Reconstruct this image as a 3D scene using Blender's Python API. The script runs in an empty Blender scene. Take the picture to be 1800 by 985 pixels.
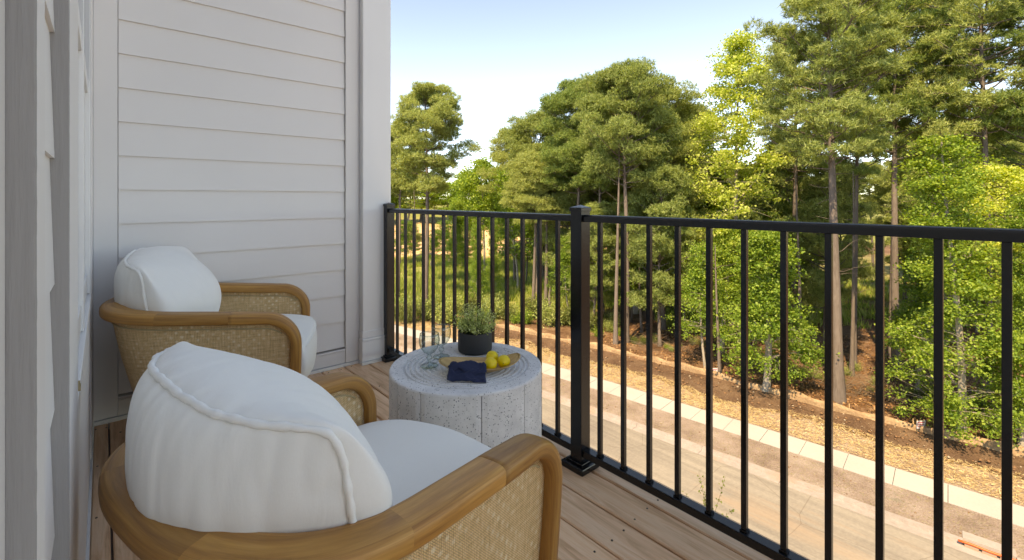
import bpy, math, random
import numpy as np
from mathutils import Vector, noise as mnoise

PI = math.pi
sc = bpy.context.scene
C = bpy.context.collection

# ------------------------------------------------------------------ camera
YAW = math.radians(41.2)
CAM_H = 1.08
F = 822.0
cd = bpy.data.cameras.new('camera')
cam = bpy.data.objects.new('camera', cd)
C.objects.link(cam)
cam.location = (0, 0, CAM_H)
cam.rotation_euler = (PI/2, 0, -YAW)
cd.sensor_width = 36
cd.lens = F/1800*36
cd.shift_y = -142.5/1800
cd.clip_start = 0.02
cd.clip_end = 6000
sc.camera = cam

# ------------------------------------------------------------------ world, sun, exposure
SUN_EL = math.radians(50)
SUN_V = Vector((-0.92, -0.30, 0)).normalized()          # horizontal direction towards the sun
w = bpy.data.worlds.new('World')
sc.world = w
w.use_nodes = True
wn = w.node_tree
bg = wn.nodes['Background']
sky = wn.nodes.new('ShaderNodeTexSky')
sky.sky_type = 'NISHITA'
sky.sun_disc = False
sky.sun_elevation = SUN_EL
sky.sun_rotation = math.atan2(SUN_V.x, SUN_V.y)
sky.air_density = 0.44
sky.dust_density = 0.0
sky.ozone_density = 3.0
wn.links.new(sky.outputs[0], bg.inputs[0])
bg.inputs[1].default_value = 0.15
sd = bpy.data.lights.new('sun', 'SUN')
sd.energy = 2.0
sd.angle = math.radians(0.5)
sd.color = (1.0, 0.975, 0.93)
sun = bpy.data.objects.new('sun', sd)
C.objects.link(sun)
d = Vector((SUN_V.x*math.cos(SUN_EL), SUN_V.y*math.cos(SUN_EL), math.sin(SUN_EL)))
sun.rotation_euler = d.to_track_quat('Z', 'Y').to_euler()
sun.location = (-6, 0, 30)
sc.view_settings.view_transform = 'Standard'
sc.view_settings.look = 'None'
sc.view_settings.exposure = 2.3
sc.view_settings.use_white_balance = True
sc.view_settings.white_balance_temperature = 13200
sc.view_settings.white_balance_tint = 11
sc.view_settings.gamma = 1
sc.render.engine = 'CYCLES'
sc.render.resolution_x = 1024
sc.render.resolution_y = 560

SY, CY = math.sin(YAW), math.cos(YAW)
def survey(px, fwd):
    """world X,Y of a bearing (photo column) at a forward distance"""
    r = (px-900)/F*fwd
    return SY*fwd + CY*r, CY*fwd - SY*r
def height_at(py, fwd):
    return CAM_H + (350-py)*fwd/F

# ------------------------------------------------------------------ helpers
def tag(o, label=None, cat=None, group=None, kind=None):
    if label: o['label'] = label
    if cat: o['category'] = cat
    if group: o['group'] = group
    if kind: o['kind'] = kind
    return o
def empty(name, loc=(0, 0, 0), rz=0.0, parent=None):
    o = bpy.data.objects.new(name, None)
    C.objects.link(o)
    o.location = loc
    o.rotation_euler = (0, 0, rz)
    o.empty_display_size = 0.1
    if parent: o.parent = parent
    return o
def mk(name, v, f, mat, parent=None, uv=None, smooth=False, loc=None, data_name=None):
    """v: (n,3); f: list of faces or an (m,k) int array"""
    me = bpy.data.meshes.new(data_name or name)
    v = np.asarray(v, dtype=np.float32)
    if isinstance(f, np.ndarray):
        m, k = f.shape
        me.vertices.add(len(v)); me.vertices.foreach_set('co', v.ravel())
        me.loops.add(m*k); me.loops.foreach_set('vertex_index', f.astype(np.int32).ravel())
        me.polygons.add(m)
        me.polygons.foreach_set('loop_start', np.arange(0, m*k, k, dtype=np.int32))
        me.polygons.foreach_set('loop_total', np.full(m, k, dtype=np.int32))
        me.update(calc_edges=True)
    else:
        me.from_pydata([tuple(map(float, a)) for a in v], [], f)
        me.update()
    if uv is not None:
        ul = me.uv_layers.new(name='UVMap')
        li = np.zeros(len(me.loops), dtype=np.int32); me.loops.foreach_get('vertex_index', li)
        ul.data.foreach_set('uv', np.asarray(uv, dtype=np.float32)[li].ravel())
    if smooth:
        me.polygons.foreach_set('use_smooth', np.ones(len(me.polygons), dtype=bool))
    if mat: me.materials.append(mat)
    o = bpy.data.objects.new(name, me)
    C.objects.link(o)
    if parent: o.parent = parent
    if loc: o.location = loc
    return o
BF = [(0, 3, 2, 1), (4, 5, 6, 7), (0, 1, 5, 4), (1, 2, 6, 5), (2, 3, 7, 6), (3, 0, 4, 7)]
class MB:
    def __init__(s): s.v = []; s.f = []
    def add(s, v, f):
        n = len(s.v); s.v += [tuple(map(float, a)) for a in v]
        s.f += [tuple(int(i)+n for i in q) for q in f]; return s
    def box(s, a, b):
        (x0, y0, z0), (x1, y1, z1) = a, b
        return s.add([(x0,y0,z0),(x1,y0,z0),(x1,y1,z0),(x0,y1,z0),(x0,y0,z1),(x1,y0,z1),(x1,y1,z1),(x0,y1,z1)], BF)
    def tube(s, pts, r, n=8, caps=True):
        v, f = tube(pts, r, n, caps); return s.add(v, f)
    def lathe(s, prof, n=32, c=(0, 0, 0), close=False):
        k = len(prof); v = []; f = []
        for i in range(n):
            a = 2*PI*i/n
            for (r, z) in prof: v.append((c[0]+r*math.cos(a), c[1]+r*math.sin(a), c[2]+z))
        for i in range(n):
            j = (i+1) % n
            for q in range(k-1): f.append((i*k+q, j*k+q, j*k+q+1, i*k+q+1))
            if close: f.append((i*k+k-1, j*k+k-1, j*k, i*k))
        return s.add(v, f)
    def build(s, name, mat, parent=None, smooth=False, bevel=0, loc=None, seg=2):
        o = mk(name, s.v, s.f, mat, parent, smooth=smooth, loc=loc)
        if bevel:
            b = o.modifiers.new('b', 'BEVEL'); b.width = bevel; b.segments = seg; b.limit_method = 'ANGLE'; b.angle_limit = math.radians(40)
        return o
def tube(pts, r, n=8, caps=True):
    P = np.asarray(pts, float); m = len(P)
    R = np.broadcast_to(np.asarray(r, float), (m,))
    T = np.gradient(P, axis=0); T /= (np.linalg.norm(T, axis=1)[:, None]+1e-9)
    up = np.array([0, 0, 1.0]) if abs(T[0][2]) < .9 else np.array([1.0, 0, 0])
    N = np.cross(T[0], up); N /= np.linalg.norm(N)
    V = []
    for i in range(m):
        N = N-T[i]*np.dot(N, T[i]); N /= np.linalg.norm(N)+1e-9
        B = np.cross(T[i], N)
        a = np.arange(n)*2*PI/n
        V.append(P[i]+R[i]*(np.cos(a)[:, None]*N+np.sin(a)[:, None]*B))
    V = np.concatenate(V)
    f = [(i*n+j, i*n+(j+1) % n, (i+1)*n+(j+1) % n, (i+1)*n+j) for i in range(m-1) for j in range(n)]
    if caps: f += [tuple(range(n))[::-1], tuple((m-1)*n+j for j in range(n))]
    return V, f
def copy_tree(o, parent=None):
    c = o.copy(); C.objects.link(c)
    if parent: c.parent = parent
    for ch in list(o.children): copy_tree(ch, c)
    return c

# ------------------------------------------------------------------ materials
class NT:
    def __init__(s, name):
        s.m = bpy.data.materials.new(name); s.m.use_nodes = True
        s.t = s.m.node_tree; s.n = s.t.nodes; s.l = s.t.links
        s.b = s.n['Principled BSDF']; s.out = s.n['Material Output']
    def new(s, t, **k):
        n = s.n.new(t)
        for a, b in k.items(): setattr(n, a, b)
        return n
    def link(s, a, b): s.l.new(a, b)
    def coord(s, kind='Object', scale=(1, 1, 1), rnd=False):
        tc = s.new('ShaderNodeTexCoord'); mp = s.new('ShaderNodeMapping')
        mp.inputs['Scale'].default_value = scale
        s.link(tc.outputs[kind], mp.inputs[0])
        if rnd:
            oi = s.new('ShaderNodeObjectInfo'); mu = s.new('ShaderNodeMath', operation='MULTIPLY'); mu.inputs[1].default_value = 37.0
            s.link(oi.outputs['Random'], mu.inputs[0]); s.link(mu.outputs[0], mp.inputs['Location'])
        return mp.outputs[0]
    def noise(s, vec, scale=5, detail=4, rough=.55, dist=0):
        n = s.new('ShaderNodeTexNoise'); n.inputs['Scale'].default_value = scale; n.inputs['Detail'].default_value = detail
        n.inputs['Roughness'].default_value = rough; n.inputs['Distortion'].default_value = dist
        if vec: s.link(vec, n.inputs['Vector'])
        return n.outputs['Fac']
    def ramp(s, fac, stops, interp='LINEAR'):
        r = s.new('ShaderNodeValToRGB'); r.color_ramp.interpolation = interp
        e = r.color_ramp.elements
        while len(e) > 1: e.remove(e[-1])
        e[0].position = stops[0][0]; e[0].color = (*col(stops[0][1]), 1)
        for p, c in stops[1:]:
            q = e.new(p); q.color = (*col(c), 1)
        s.link(fac, r.inputs[0]); return r.outputs[0]
    def mix(s, fac, a, b, mode='MIX'):
        m = s.new('ShaderNodeMix', data_type='RGBA', blend_type=mode)
        for i, x in ((0, fac), (6, a), (7, b)):
            if isinstance(x, (int, float)): m.inputs[i].default_value = x
            elif isinstance(x, tuple): m.inputs[i].default_value = (*x, 1)
            else: s.link(x, m.inputs[i])
        return m.outputs[2]
    def math(s, op, a, b=None, clamp=False):
        m = s.new('ShaderNodeMath', operation=op, use_clamp=clamp)
        for i, x in ((0, a), (1, b)):
            if x is None: continue
            if isinstance(x, (int, float)): m.inputs[i].default_value = x
            else: s.link(x, m.inputs[i])
        return m.outputs[0]
    def bump(s, h, strength=.3, dist=.01):
        b = s.new('ShaderNodeBump'); b.inputs['Strength'].default_value = strength; b.inputs['Distance'].default_value = dist
        s.link(h, b.inputs['Height']); s.link(b.outputs[0], s.b.inputs['Normal'])
    def set(s, color=None, rough=None, metal=None, spec=None):
        if color is not None:
            if isinstance(color, tuple): s.b.inputs['Base Color'].default_value = (*color, 1)
            else: s.link(color, s.b.inputs['Base Color'])
        if rough is not None:
            if isinstance(rough, (int, float)): s.b.inputs['Roughness'].default_value = rough
            else: s.link(rough, s.b.inputs['Roughness'])
        if metal is not None: s.b.inputs['Metallic'].default_value = metal
        if spec is not None: s.b.inputs['Specular IOR Level'].default_value = spec
        return s.m
def col(c):
    if isinstance(c, (int, float)): return (c, c, c)
    return c

def m_paint(name, c, rough=.45, grain=0.0, gscale=(1, 1, 1)):
    t = NT(name); v = t.coord('Object', gscale)
    n = t.noise(v, 6, 5); n2 = t.noise(t.coord('Object'), 1.3, 3)
    cc = t.mix(n2, tuple(x*.93 for x in c), tuple(min(1, x*1.05) for x in c))
    t.set(cc, rough)
    t.bump(n, .12+grain, .002)
    return t.m
def m_deck():
    t = NT('deck_wood')
    v = t.coord('Object', (14, 1.1, 14), rnd=True)
    n = t.noise(v, 2.2, 6, .6, 1.2)
    v2 = t.coord('Object', (60, 1.5, 60), rnd=True)
    n2 = t.noise(v2, 3, 4, .6)
    c = t.ramp(n, [(.30, (.60, .34, .195)), (.48, (.84, .53, .335)), (.60, (.90, .62, .42)), (.75, (.68, .40, .24))])
    c = t.mix(t.math('MULTIPLY', n2, .28), c, (.46, .24, .13))
    oi = t.new('ShaderNodeObjectInfo')
    tone = t.ramp(oi.outputs['Random'], [(0, (.80, .76, .74)), (.5, (1, .97, .95)), (1, (1.12, 1.06, 1.0))])
    c = t.mix(1.0, c, tone, 'MULTIPLY')
    # knots
    vo = t.new('ShaderNodeTexVoronoi'); vo.inputs['Scale'].default_value = 1.0
    t.link(t.coord('Object', (7, 2.3, 1), rnd=True), vo.inputs['Vector'])
    k = t.ramp(vo.outputs['Distance'], [(0, 1.0), (.02, .8), (.045, 0.0)])
    c = t.mix(k, c, (.10, .045, .02))
    t.set(c, t.math('ADD', t.math('MULTIPLY', n, .25), .55), spec=.2)
    t.bump(n2, .25, .002)
    return t.m
def m_wood(name='chair_wood', pal=((.28, .105, .026), (.53, .235, .058), (.72, .37, .105)), rnd=True):
    t = NT(name)
    v = t.coord('UV', (3.2, 60, 1), rnd=rnd)
    n = t.noise(v, 1.4, 6, .62, .25)
    v2 = t.coord('UV', (16, 300, 1), rnd=rnd)
    n2 = t.noise(v2, 1.5, 3, .6)
    c = t.ramp(n, [(.28, pal[0]), (.5, pal[1]), (.72, pal[2])])
    c = t.mix(t.math('MULTIPLY', n2, .45), c, tuple(x*.55 for x in pal[1]))
    if rnd:
        oi = t.new('ShaderNodeObjectInfo')
        tone = t.ramp(oi.outputs['Random'], [(0, (.74, .72, .70)), (1, (1.22, 1.2, 1.15))])
        c = t.mix(1.0, c, tone, 'MULTIPLY')
    t.set(c, t.math('ADD', t.math('MULTIPLY', n2, .2), .36))
    t.bump(n2, .18, .001)
    return t.m
def m_cane():
    t = NT('cane_weave')
    v = t.coord('UV', (1, 1, 1))
    sp = t.new('ShaderNodeSeparateXYZ'); t.link(v, sp.inputs[0])
    def wav(ch, per, off=0):
        a = t.math('MULTIPLY', sp.outputs[ch], 2*PI/per)
        return t.math('SINE', t.math('ADD', a, off))
    s1 = wav(0, .0052); s2 = wav(1, .0052)
    pr = t.math('MULTIPLY', s1, s2)
    hole = t.math('GREATER_THAN', pr, .30)
    irr = t.noise(t.coord('UV', (8, 110, 1)), 1.6, 4, .7)
    irr2 = t.noise(t.coord('UV', (110, 8, 1)), 1.6, 4, .7)
    base = t.ramp(t.math('MULTIPLY', t.math('ADD', irr, irr2), .5), [(.35, (.52, .31, .13)), (.5, (.80, .51, .25)), (.65, (.92, .66, .39))])
    c = t.mix(t.math('MULTIPLY', hole, .62), base, (.12, .07, .03))
    # open squares of the weave, light coming through them painted in as pale colour
    big = t.math('MULTIPLY', wav(0, .034), wav(1, .034))
    sm = t.noise(t.coord('UV', (1, 1, 1)), 9, 2)
    g = t.math('MULTIPLY', t.math('SUBTRACT', big, .35, True), t.math('MULTIPLY', t.math('SUBTRACT', sm, .40, True), 7.0), True)
    c = t.mix(t.math('MULTIPLY', g, .6), c, (.92, .80, .58))
    t.set(c, .6)
    t.bump(t.math('ADD', s1, s2), .35, .0012)
    return t.m
def m_fabric(name, c, weave=.35, fold=.5):
    t = NT(name)
    v = t.coord('Object', (1, 1, 1))
    n = t.noise(v, 5, 4, .5, .5)
    fn = t.noise(t.coord('Object', (420, 420, 160)), 1, 2)
    fn2 = t.noise(t.coord('Object', (160, 160, 520)), 1, 2)
    cc = t.mix(t.math('ADD', t.math('MULTIPLY', fn, .5), t.math('MULTIPLY', fn2, .5)), tuple(x*.90 for x in c), tuple(min(.9, x*1.06) for x in c))
    cc = t.mix(n, cc, tuple(x*.97 for x in c))
    t.set(cc, .9, spec=.15)
    t.b.inputs['Sheen Weight'].default_value = .08
    wr = t.noise(t.coord('Object', (6, 6, 1.8)), 1.8, 3, .5, 1.0)
    h = t.math('ADD', t.math('MULTIPLY', fn, .06*weave), t.math('MULTIPLY', wr, fold))
    t.bump(h, .30, .02)
    return t.m
def m_terrazzo():
    t = NT('terrazzo_concrete')
    v = t.coord('Object')
    vo = t.new('ShaderNodeTexVoronoi'); vo.inputs['Scale'].default_value = 185
    vo.inputs['Randomness'].default_value = 1
    t.link(v, vo.inputs['Vector'])
    sizes = t.new('ShaderNodeSeparateColor'); t.link(vo.outputs['Color'], sizes.inputs[0])
    thr = t.math('MULTIPLY', t.math('SUBTRACT', sizes.outputs[0], .30, True), .60)
    spot = t.math('LESS_THAN', vo.outputs['Distance'], thr)
    n = t.noise(v, 14, 6, .7)
    base = t.ramp(n, [(.3, (.60, .59, .585)), (.55, (.73, .72, .71)), (.75, (.82, .81, .80))])
    sc_ = t.ramp(sizes.outputs[1], [(0, (.05, .055, .07)), (.5, (.14, .15, .17)), (.72, (.30, .26, .22)), (.8, (.75, .75, .75))])
    c = t.mix(t.math('MULTIPLY', spot, .9), base, sc_)
    t.set(c, .75)
    t.bump(n, .25, .003)
    return t.m
def m_ground(name, stops, scale=1.0, rough=.95, bump=.5, dist=.05, fine=14, blotch=None):
    t = NT(name); v = t.coord('Object')
    a = t.noise(v, .45*scale, 8, .62); b = t.noise(v, fine*scale, 6, .7)
    f = t.math('ADD', t.math('MULTIPLY', a, .5), t.math('MULTIPLY', b, .5))
    c = t.ramp(f, stops)
    if blotch:
        bb = t.noise(v, blotch[1], 4, .6, .8)
        c = t.mix(t.ramp(bb, [(blotch[2], 0.0), (blotch[3], 1.0)]), c, blotch[0])
    t.set(c, rough, spec=.2); t.bump(b, bump, dist)
    return t.m
def m_leaf(name, cols, trans=.35, tcol=None, rough=.5):
    """leaf colour: varies leaf to leaf and tree to tree; light also passes through the blade"""
    t = NT(name)
    g = t.new('ShaderNodeNewGeometry')
    c = t.ramp(g.outputs['Random Per Island'], [(i/(len(cols)-1), c) for i, c in enumerate(cols)])
    oi = t.new('ShaderNodeObjectInfo')
    tone = t.ramp(oi.outputs['Random'], [(0, (.82, .86, .8)), (1, (1.18, 1.12, 1.1))])
    c = t.mix(1.0, c, tone, 'MULTIPLY')
    t.set(c, rough, spec=.3)
    tr = t.new('ShaderNodeBsdfTranslucent')
    tc = t.mix(1.0, c, tcol or (1.5, 1.5, .7), 'MULTIPLY'); t.link(tc, tr.inputs[0])
    mx = t.new('ShaderNodeMixShader'); mx.inputs[0].default_value = trans
    t.link(t.b.outputs[0], mx.inputs[1]); t.link(tr.outputs[0], mx.inputs[2]); t.link(mx.outputs[0], t.out.inputs[0])
    return t.m
def m_bark(name, a, b):
    t = NT(name); n = t.noise(t.coord('Object', (9, 9, 1.6)), 1.2, 5, .65, .4)
    n2 = t.noise(t.coord('Object', (1, 1, .25)), .8, 3)
    c = t.mix(n2, t.ramp(n, [(.35, a), (.65, b)]), tuple(x*1.25 for x in b))
    t.set(c, .95, spec=.1); t.bump(n, .6, .04)
    return t.m
def m_flat(name, c, rough=.5, metal=0, spec=.5):
    t = NT(name); n = t.noise(t.coord('Object'), 30, 4)
    t.set(t.mix(n, tuple(x*.88 for x in c), tuple(min(1, x*1.1) for x in c)), rough, metal, spec)
    return t.m

M = {}
M['siding'] = m_paint('painted_siding', (.765, .73, .705), .5, .0, (1, 1, 1))
M['trim'] = m_paint('painted_trim', (.745, .71, .685), .5)
M['column'] = m_paint('column_paint', (.80, .79, .78), .45)
M['shaded_rough_trim'] = m_paint('shaded_rough_sawn_trim', (.31, .295, .285), .7, .5, (30, 30, 2.0))  # rough sawn grain; the dark tone paints in shade on the near edges
M['window'] = m_paint('window_vinyl', (.78, .765, .75), .35)
M['deck'] = m_deck()
M['black'] = NT('black_powder_coat').set((.0045, .0045, .0055), .30, spec=.5)
_t = NT('black_powder_coat'); M['black'] = _t.set((.0045, .0045, .0055), .24, spec=.5)
_t.bump(_t.noise(_t.coord('Object'), 400, 2), .05, .0005)
M['wood'] = m_wood()
M['cane'] = m_cane()
M['cane_cord'] = m_flat('cane_cord', (.50, .37, .20), .6)
M['linen'] = m_fabric('white_linen', (.90, .868, .82))
M['seatlinen'] = m_fabric('seat_linen', (.90, .862, .80), .3, .25)
M['terrazzo'] = m_terrazzo()
M['pot'] = m_flat('charcoal_pot', (.028, .029, .032), .6)
M['soil'] = m_flat('potting_soil', (.03, .02, .012), .95)
M['napkin'] = m_fabric('navy_napkin', (.024, .034, .075), .3, .1)
M['dish'] = m_wood('dish_wood', ((.40, .20, .07), (.68, .42, .17), (.84, .58, .30)), rnd=False)
t = NT('lemon_skin'); n_ = t.noise(t.coord('Object'), 160, 2); n2_ = t.noise(t.coord('Object'), 30, 2)
M['lemon'] = t.set(t.mix(n2_, (.80, .54, .015), (.88, .66, .03)), .38); t.bump(n_, .35, .001)
t = NT('clear_glass')                    # thin-walled glass: see-through, with a sheen that grows at grazing angles
tr_ = t.new('ShaderNodeBsdfTransparent'); gl_ = t.new('ShaderNodeBsdfGlossy'); gl_.inputs['Roughness'].default_value = .03
lw = t.new('ShaderNodeLayerWeight'); lw.inputs['Blend'].default_value = .5
t.link(t.ramp(lw.outputs['Facing'], [(0, (.90, .94, .93)), (.55, (.74, .81, .79)), (1, (.22, .29, .28))]), tr_.inputs[0])
mx = t.new('ShaderNodeMixShader'); t.link(t.ramp(lw.outputs['Facing'], [(0, .10), (.6, .18), (.9, .45), (1, .7)]), mx.inputs[0]); t.link(tr_.outputs[0], mx.inputs[1]); t.link(gl_.outputs[0], mx.inputs[2]); t.link(mx.outputs[0], t.out.inputs[0])
M['glass'] = t.m
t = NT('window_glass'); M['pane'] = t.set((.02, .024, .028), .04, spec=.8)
M['planter_leaf'] = m_leaf('thyme_leaf', [(.34, .42, .13), (.55, .61, .24), (.76, .80, .42), (.90, .91, .62)], .35)
M['pine'] = m_leaf('pine_needles', [(.11, .155, .05), (.21, .27, .09), (.32, .385, .14), (.45, .50, .22)], .42, (1.5, 1.4, .7))
M['pine_dark'] = m_leaf('pine_needles_deep', [(.08, .14, .045), (.14, .22, .07), (.22, .30, .09), (.33, .39, .14)], .42, (1.4, 1.4, .7))
M['bright'] = m_leaf('spring_leaf', [(.08, .155, .03), (.15, .25, .045), (.235, .34, .065), (.33, .42, .10)], .45, (1.6, 1.5, .5))
M['yellow'] = m_leaf('yellow_green_leaf', [(.22, .31, .06), (.34, .43, .09), (.45, .52, .14), (.52, .54, .22)], .45, (1.4, 1.4, .6))
M['mid'] = m_leaf('summer_leaf', [(.07, .14, .028), (.12, .21, .038), (.18, .28, .05), (.26, .35, .07)], .4, (1.5, 1.5, .6))
M['olive'] = m_leaf('shrub_leaf', [(.07, .10, .025), (.12, .15, .04), (.18, .19, .07)], .3)
M['grass'] = m_leaf('meadow_grass', [(.14, .22, .04), (.22, .30, .06), (.34, .36, .12), (.42, .38, .18)], .35)
M['bark'] = m_bark('pine_bark', (.055, .042, .036), (.15, .122, .108))
M['greybark'] = m_bark('grey_bark', (.12, .105, .09), (.30, .26, .22))
M['twig'] = m_flat('dead_twig', (.16, .12, .09), .95, spec=.1)
M['ground'] = None
def m_road():
    t = NT('dusty_asphalt'); v = t.coord('Object')
    a = t.noise(v, .25, 6, .6); b = t.noise(v, 9, 6, .7)
    st = t.noise(t.coord('Object', (2.6, .10, 1)), 1.0, 6, .65, .4)      # wheel tracks and dust dragged along the street
    f = t.math('ADD', t.math('ADD', t.math('MULTIPLY', a, .3), t.math('MULTIPLY', b, .25)), t.math('MULTIPLY', st, .45))
    c = t.ramp(f, [(.36, (.155, .135, .12)), (.46, (.21, .185, .162)), (.54, (.255, .225, .195)), (.64, (.315, .28, .24))])
    rs_ = t.noise(t.coord('Object', (1.2, .16, 1)), .8, 5, .6, .6)
    c = t.mix(t.ramp(rs_, [(.56, 0.0), (.72, .75)]), c, (.31, .225, .165))
    vo = t.new('ShaderNodeTexVoronoi', feature='DISTANCE_TO_EDGE'); vo.inputs['Scale'].default_value = .35
    t.link(t.mix(.12, v, t.noise(v, 1.5, 4), 'ADD'), vo.inputs['Vector'])
    c = t.mix(t.ramp(vo.outputs['Distance'], [(0, .55), (.006, 0.0)]), c, (.12, .09, .07))
    t.set(c, .9, spec=.2); t.bump(b, .3, .01)
    return t.m
M['asphalt'] = m_road()
M['concrete'] = m_ground('curb_concrete', [(.35, (0.242, 0.204, 0.188)), (.6, (0.339, 0.293, 0.276))], 1, .9, .3, .01, 6, ((0.323, 0.204, 0.133), .5, .5, .7))
M['bounce_apron'] = m_ground('bounce_concrete', [(.35, (.60, .56, .50)), (.65, (.68, .64, .58))], 1, .9, .1, .005, 12)  # pale concrete meant to bounce light upward
M['sidewalk'] = m_ground('sidewalk_concrete', [(.35, (0.344, 0.324, 0.307)), (.65, (0.410, 0.389, 0.373))], 1, .9, .1, .005, 12)
M['verge'] = m_ground('verge_dirt', [(.34, (0.142, 0.097, 0.076)), (.45, (0.255, 0.190, 0.158)), (.55, (0.339, 0.264, 0.228)), (.68, (0.438, 0.357, 0.315))], 2.2, .97, .9, .08, 9, ((0.240, 0.217, 0.174), 1.1, .62, .8))
M['straw'] = m_ground('straw_mulch', [(.34, (0.155, 0.096, 0.074)), (.45, (0.297, 0.207, 0.159)), (.56, (0.410, 0.309, 0.265)), (.68, (0.495, 0.413, 0.391))], 3, .97, 1, .1, 7)
M['redsoil'] = m_ground('bare_soil', [(.32, (0.060, 0.033, 0.021)), (.46, (0.126, 0.071, 0.045)), (.58, (0.193, 0.119, 0.076)), (.70, (0.312, 0.228, 0.165))], 2, .97, 1, .12, 7)
M['clod'] = m_flat('soil_clod', (.19, .105, .06), .95, spec=.1)
M['rock'] = m_flat('pale_rock', (.33, .25, .18), .9)
M['silt'] = m_ground('silt_fabric', [(.35, (.16, .10, .06)), (.5, (.27, .175, .105)), (.65, (.42, .30, .19))], 2, .8, .3, .03, 5)
M['stake'] = m_flat('wooden_stake', (.42, .27, .14), .8)
M['orange'] = m_flat('orange_plastic', (.62, .09, .02), .45)
M['block'] = m_flat('concrete_block', (.30, .20, .15), .9)
M['notice'] = m_flat('white_notice', (.55, .50, .53), .6)
M['ink'] = m_flat('red_ink', (.42, .08, .10), .6)
M['metal_strip'] = m_flat('white_flashing', (.70, .69, .67), .4)
M['screw'] = m_flat('screw_head', (.10, .07, .05), .5, .6)

# terrain material: red-brown litter, meadow, bare orange earth by masks stored per vertex
def m_terrain():
    t = NT('terrain_soil'); v = t.coord('Object')
    a = t.noise(v, .5, 7, .65); b = t.noise(v, 7, 6, .7)
    f = t.math('ADD', t.math('MULTIPLY', a, .55), t.math('MULTIPLY', b, .45))
    lit = t.ramp(f, [(.34, (.055, .030, .018)), (.46, (.13, .070, .042)), (.56, (.21, .125, .078)), (.68, (.35, .24, .16))])
    mead = t.ramp(f, [(.34, (.10, .12, .03)), (.5, (.20, .22, .06)), (.66, (.34, .28, .13))])
    ear = t.ramp(f, [(.34, (.42, .22, .10)), (.5, (.60, .38, .21)), (.66, (.70, .52, .34))])
    at_ = t.new('ShaderNodeAttribute'); at_.attribute_name = 'mask'
    sp = t.new('ShaderNodeSeparateColor'); t.link(at_.outputs['Color'], sp.inputs[0])
    c = t.mix(sp.outputs[0], lit, mead); c = t.mix(sp.outputs[1], c, ear)
    t.set(c, .97, spec=.1); t.bump(b, .8, .12)
    return t.m
M['ground'] = m_terrain()

# ------------------------------------------------------------------ street line and terrain
GZ = -9.57
_sy = np.array([-80, -40, -10, .5, 7.2, 17.1, 26, 35, 45, 60, 80.])
_sx = np.array([31.5, 27.6, 24.6, 23.63, 22.94, 21.9, 20.5, 18.6, 15.6, 9.6, 0.])
def walk_x(y):                     # outer edge of the pavement
    k = np.linspace(-3, 3, 13)
    return sum(np.interp(np.asarray(y, float)+q, _sy, _sx) for q in k)/13
def off(x, y): return (x-walk_x(y))*.97
def vn(x, y, s, seed=0.0):         # cheap smooth noise -1..1
    return (np.sin(x*s+1.7*np.sin(y*s*.71+seed)+seed)+np.sin(y*s*1.13+1.3*np.sin(x*s*.83-seed)+2*seed))/2
def sst(a, b, x):
    t_ = np.clip((x-a)/(b-a), 0, 1); return t_*t_*(3-2*t_)
def terrain_z(x, y):
    x = np.asarray(x, float); y = np.asarray(y, float)
    o = off(x, y)
    fw = SY*x+CY*y; r = CY*x-SY*y
    base = GZ+.12+.10*vn(x, y, .5)+.05*vn(x, y, 1.7, 2)
    base = base+.35*sst(2.5, 4.2, o)*(1-sst(4.5, 9, o))
    left = 1-sst(.05, .40, r/np.maximum(fw, 1))
    base = base+left*(3.6*sst(72, 112, fw)+4.0*sst(110, 200, fw))+(1-left)*2.5*sst(80, 180, fw)
    cor = (1-sst(3.4, 4.0, o))
    return base*(1-cor)+cor*(GZ-.25)
def nonuni(c, core, step, far):
    a = list(np.arange(c-core, c+core+.01, step)); s = step
    while a[-1] < far: s *= 1.25; a.append(a[-1]+s)
    s = step
    while a[0] > -far: s *= 1.25; a.insert(0, a[0]-s)
    return np.array(a)
gx = nonuni(50, 52, .9, 3000); gy = nonuni(35, 62, .9, 3000)
X, Y = np.meshgrid(gx, gy)
Z = terrain_z(X, Y)
nx, ny = len(gx), len(gy)
idx = np.arange(nx*ny).reshape(ny, nx)
quads = np.stack([idx[:-1, :-1], idx[:-1, 1:], idx[1:, 1:], idx[1:, :-1]], -1).reshape(-1, 4)
g = mk('ground', np.stack([X, Y, Z], -1).reshape(-1, 3), quads, M['ground'], smooth=True)
tag(g, kind='structure')
fw = SY*X+CY*Y; rr = CY*X-SY*Y
az = rr/np.maximum(fw, 1)
wob = 4*vn(X, Y, .16, 1)
mead = sst(40, 46, fw+wob)*(1-sst(82, 92, fw))*(1-.45*sst(.1, .5, az))
mead = np.maximum(mead, sst(98, 112, fw)*.95)
mead = np.maximum(mead, .8*sst(38, 42, fw+wob)*(1-sst(60, 70, fw))*(az < -.02))
earth = sst(76, 84, fw+wob)*(1-sst(105, 150, fw))*(1-sst(.0, .3, az))
ca = g.data.color_attributes.new('mask', 'FLOAT_COLOR', 'POINT')
ca.data.foreach_set('color', np.stack([mead, earth, mead*0, mead*0+1], -1).astype(np.float32).ravel())

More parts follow.
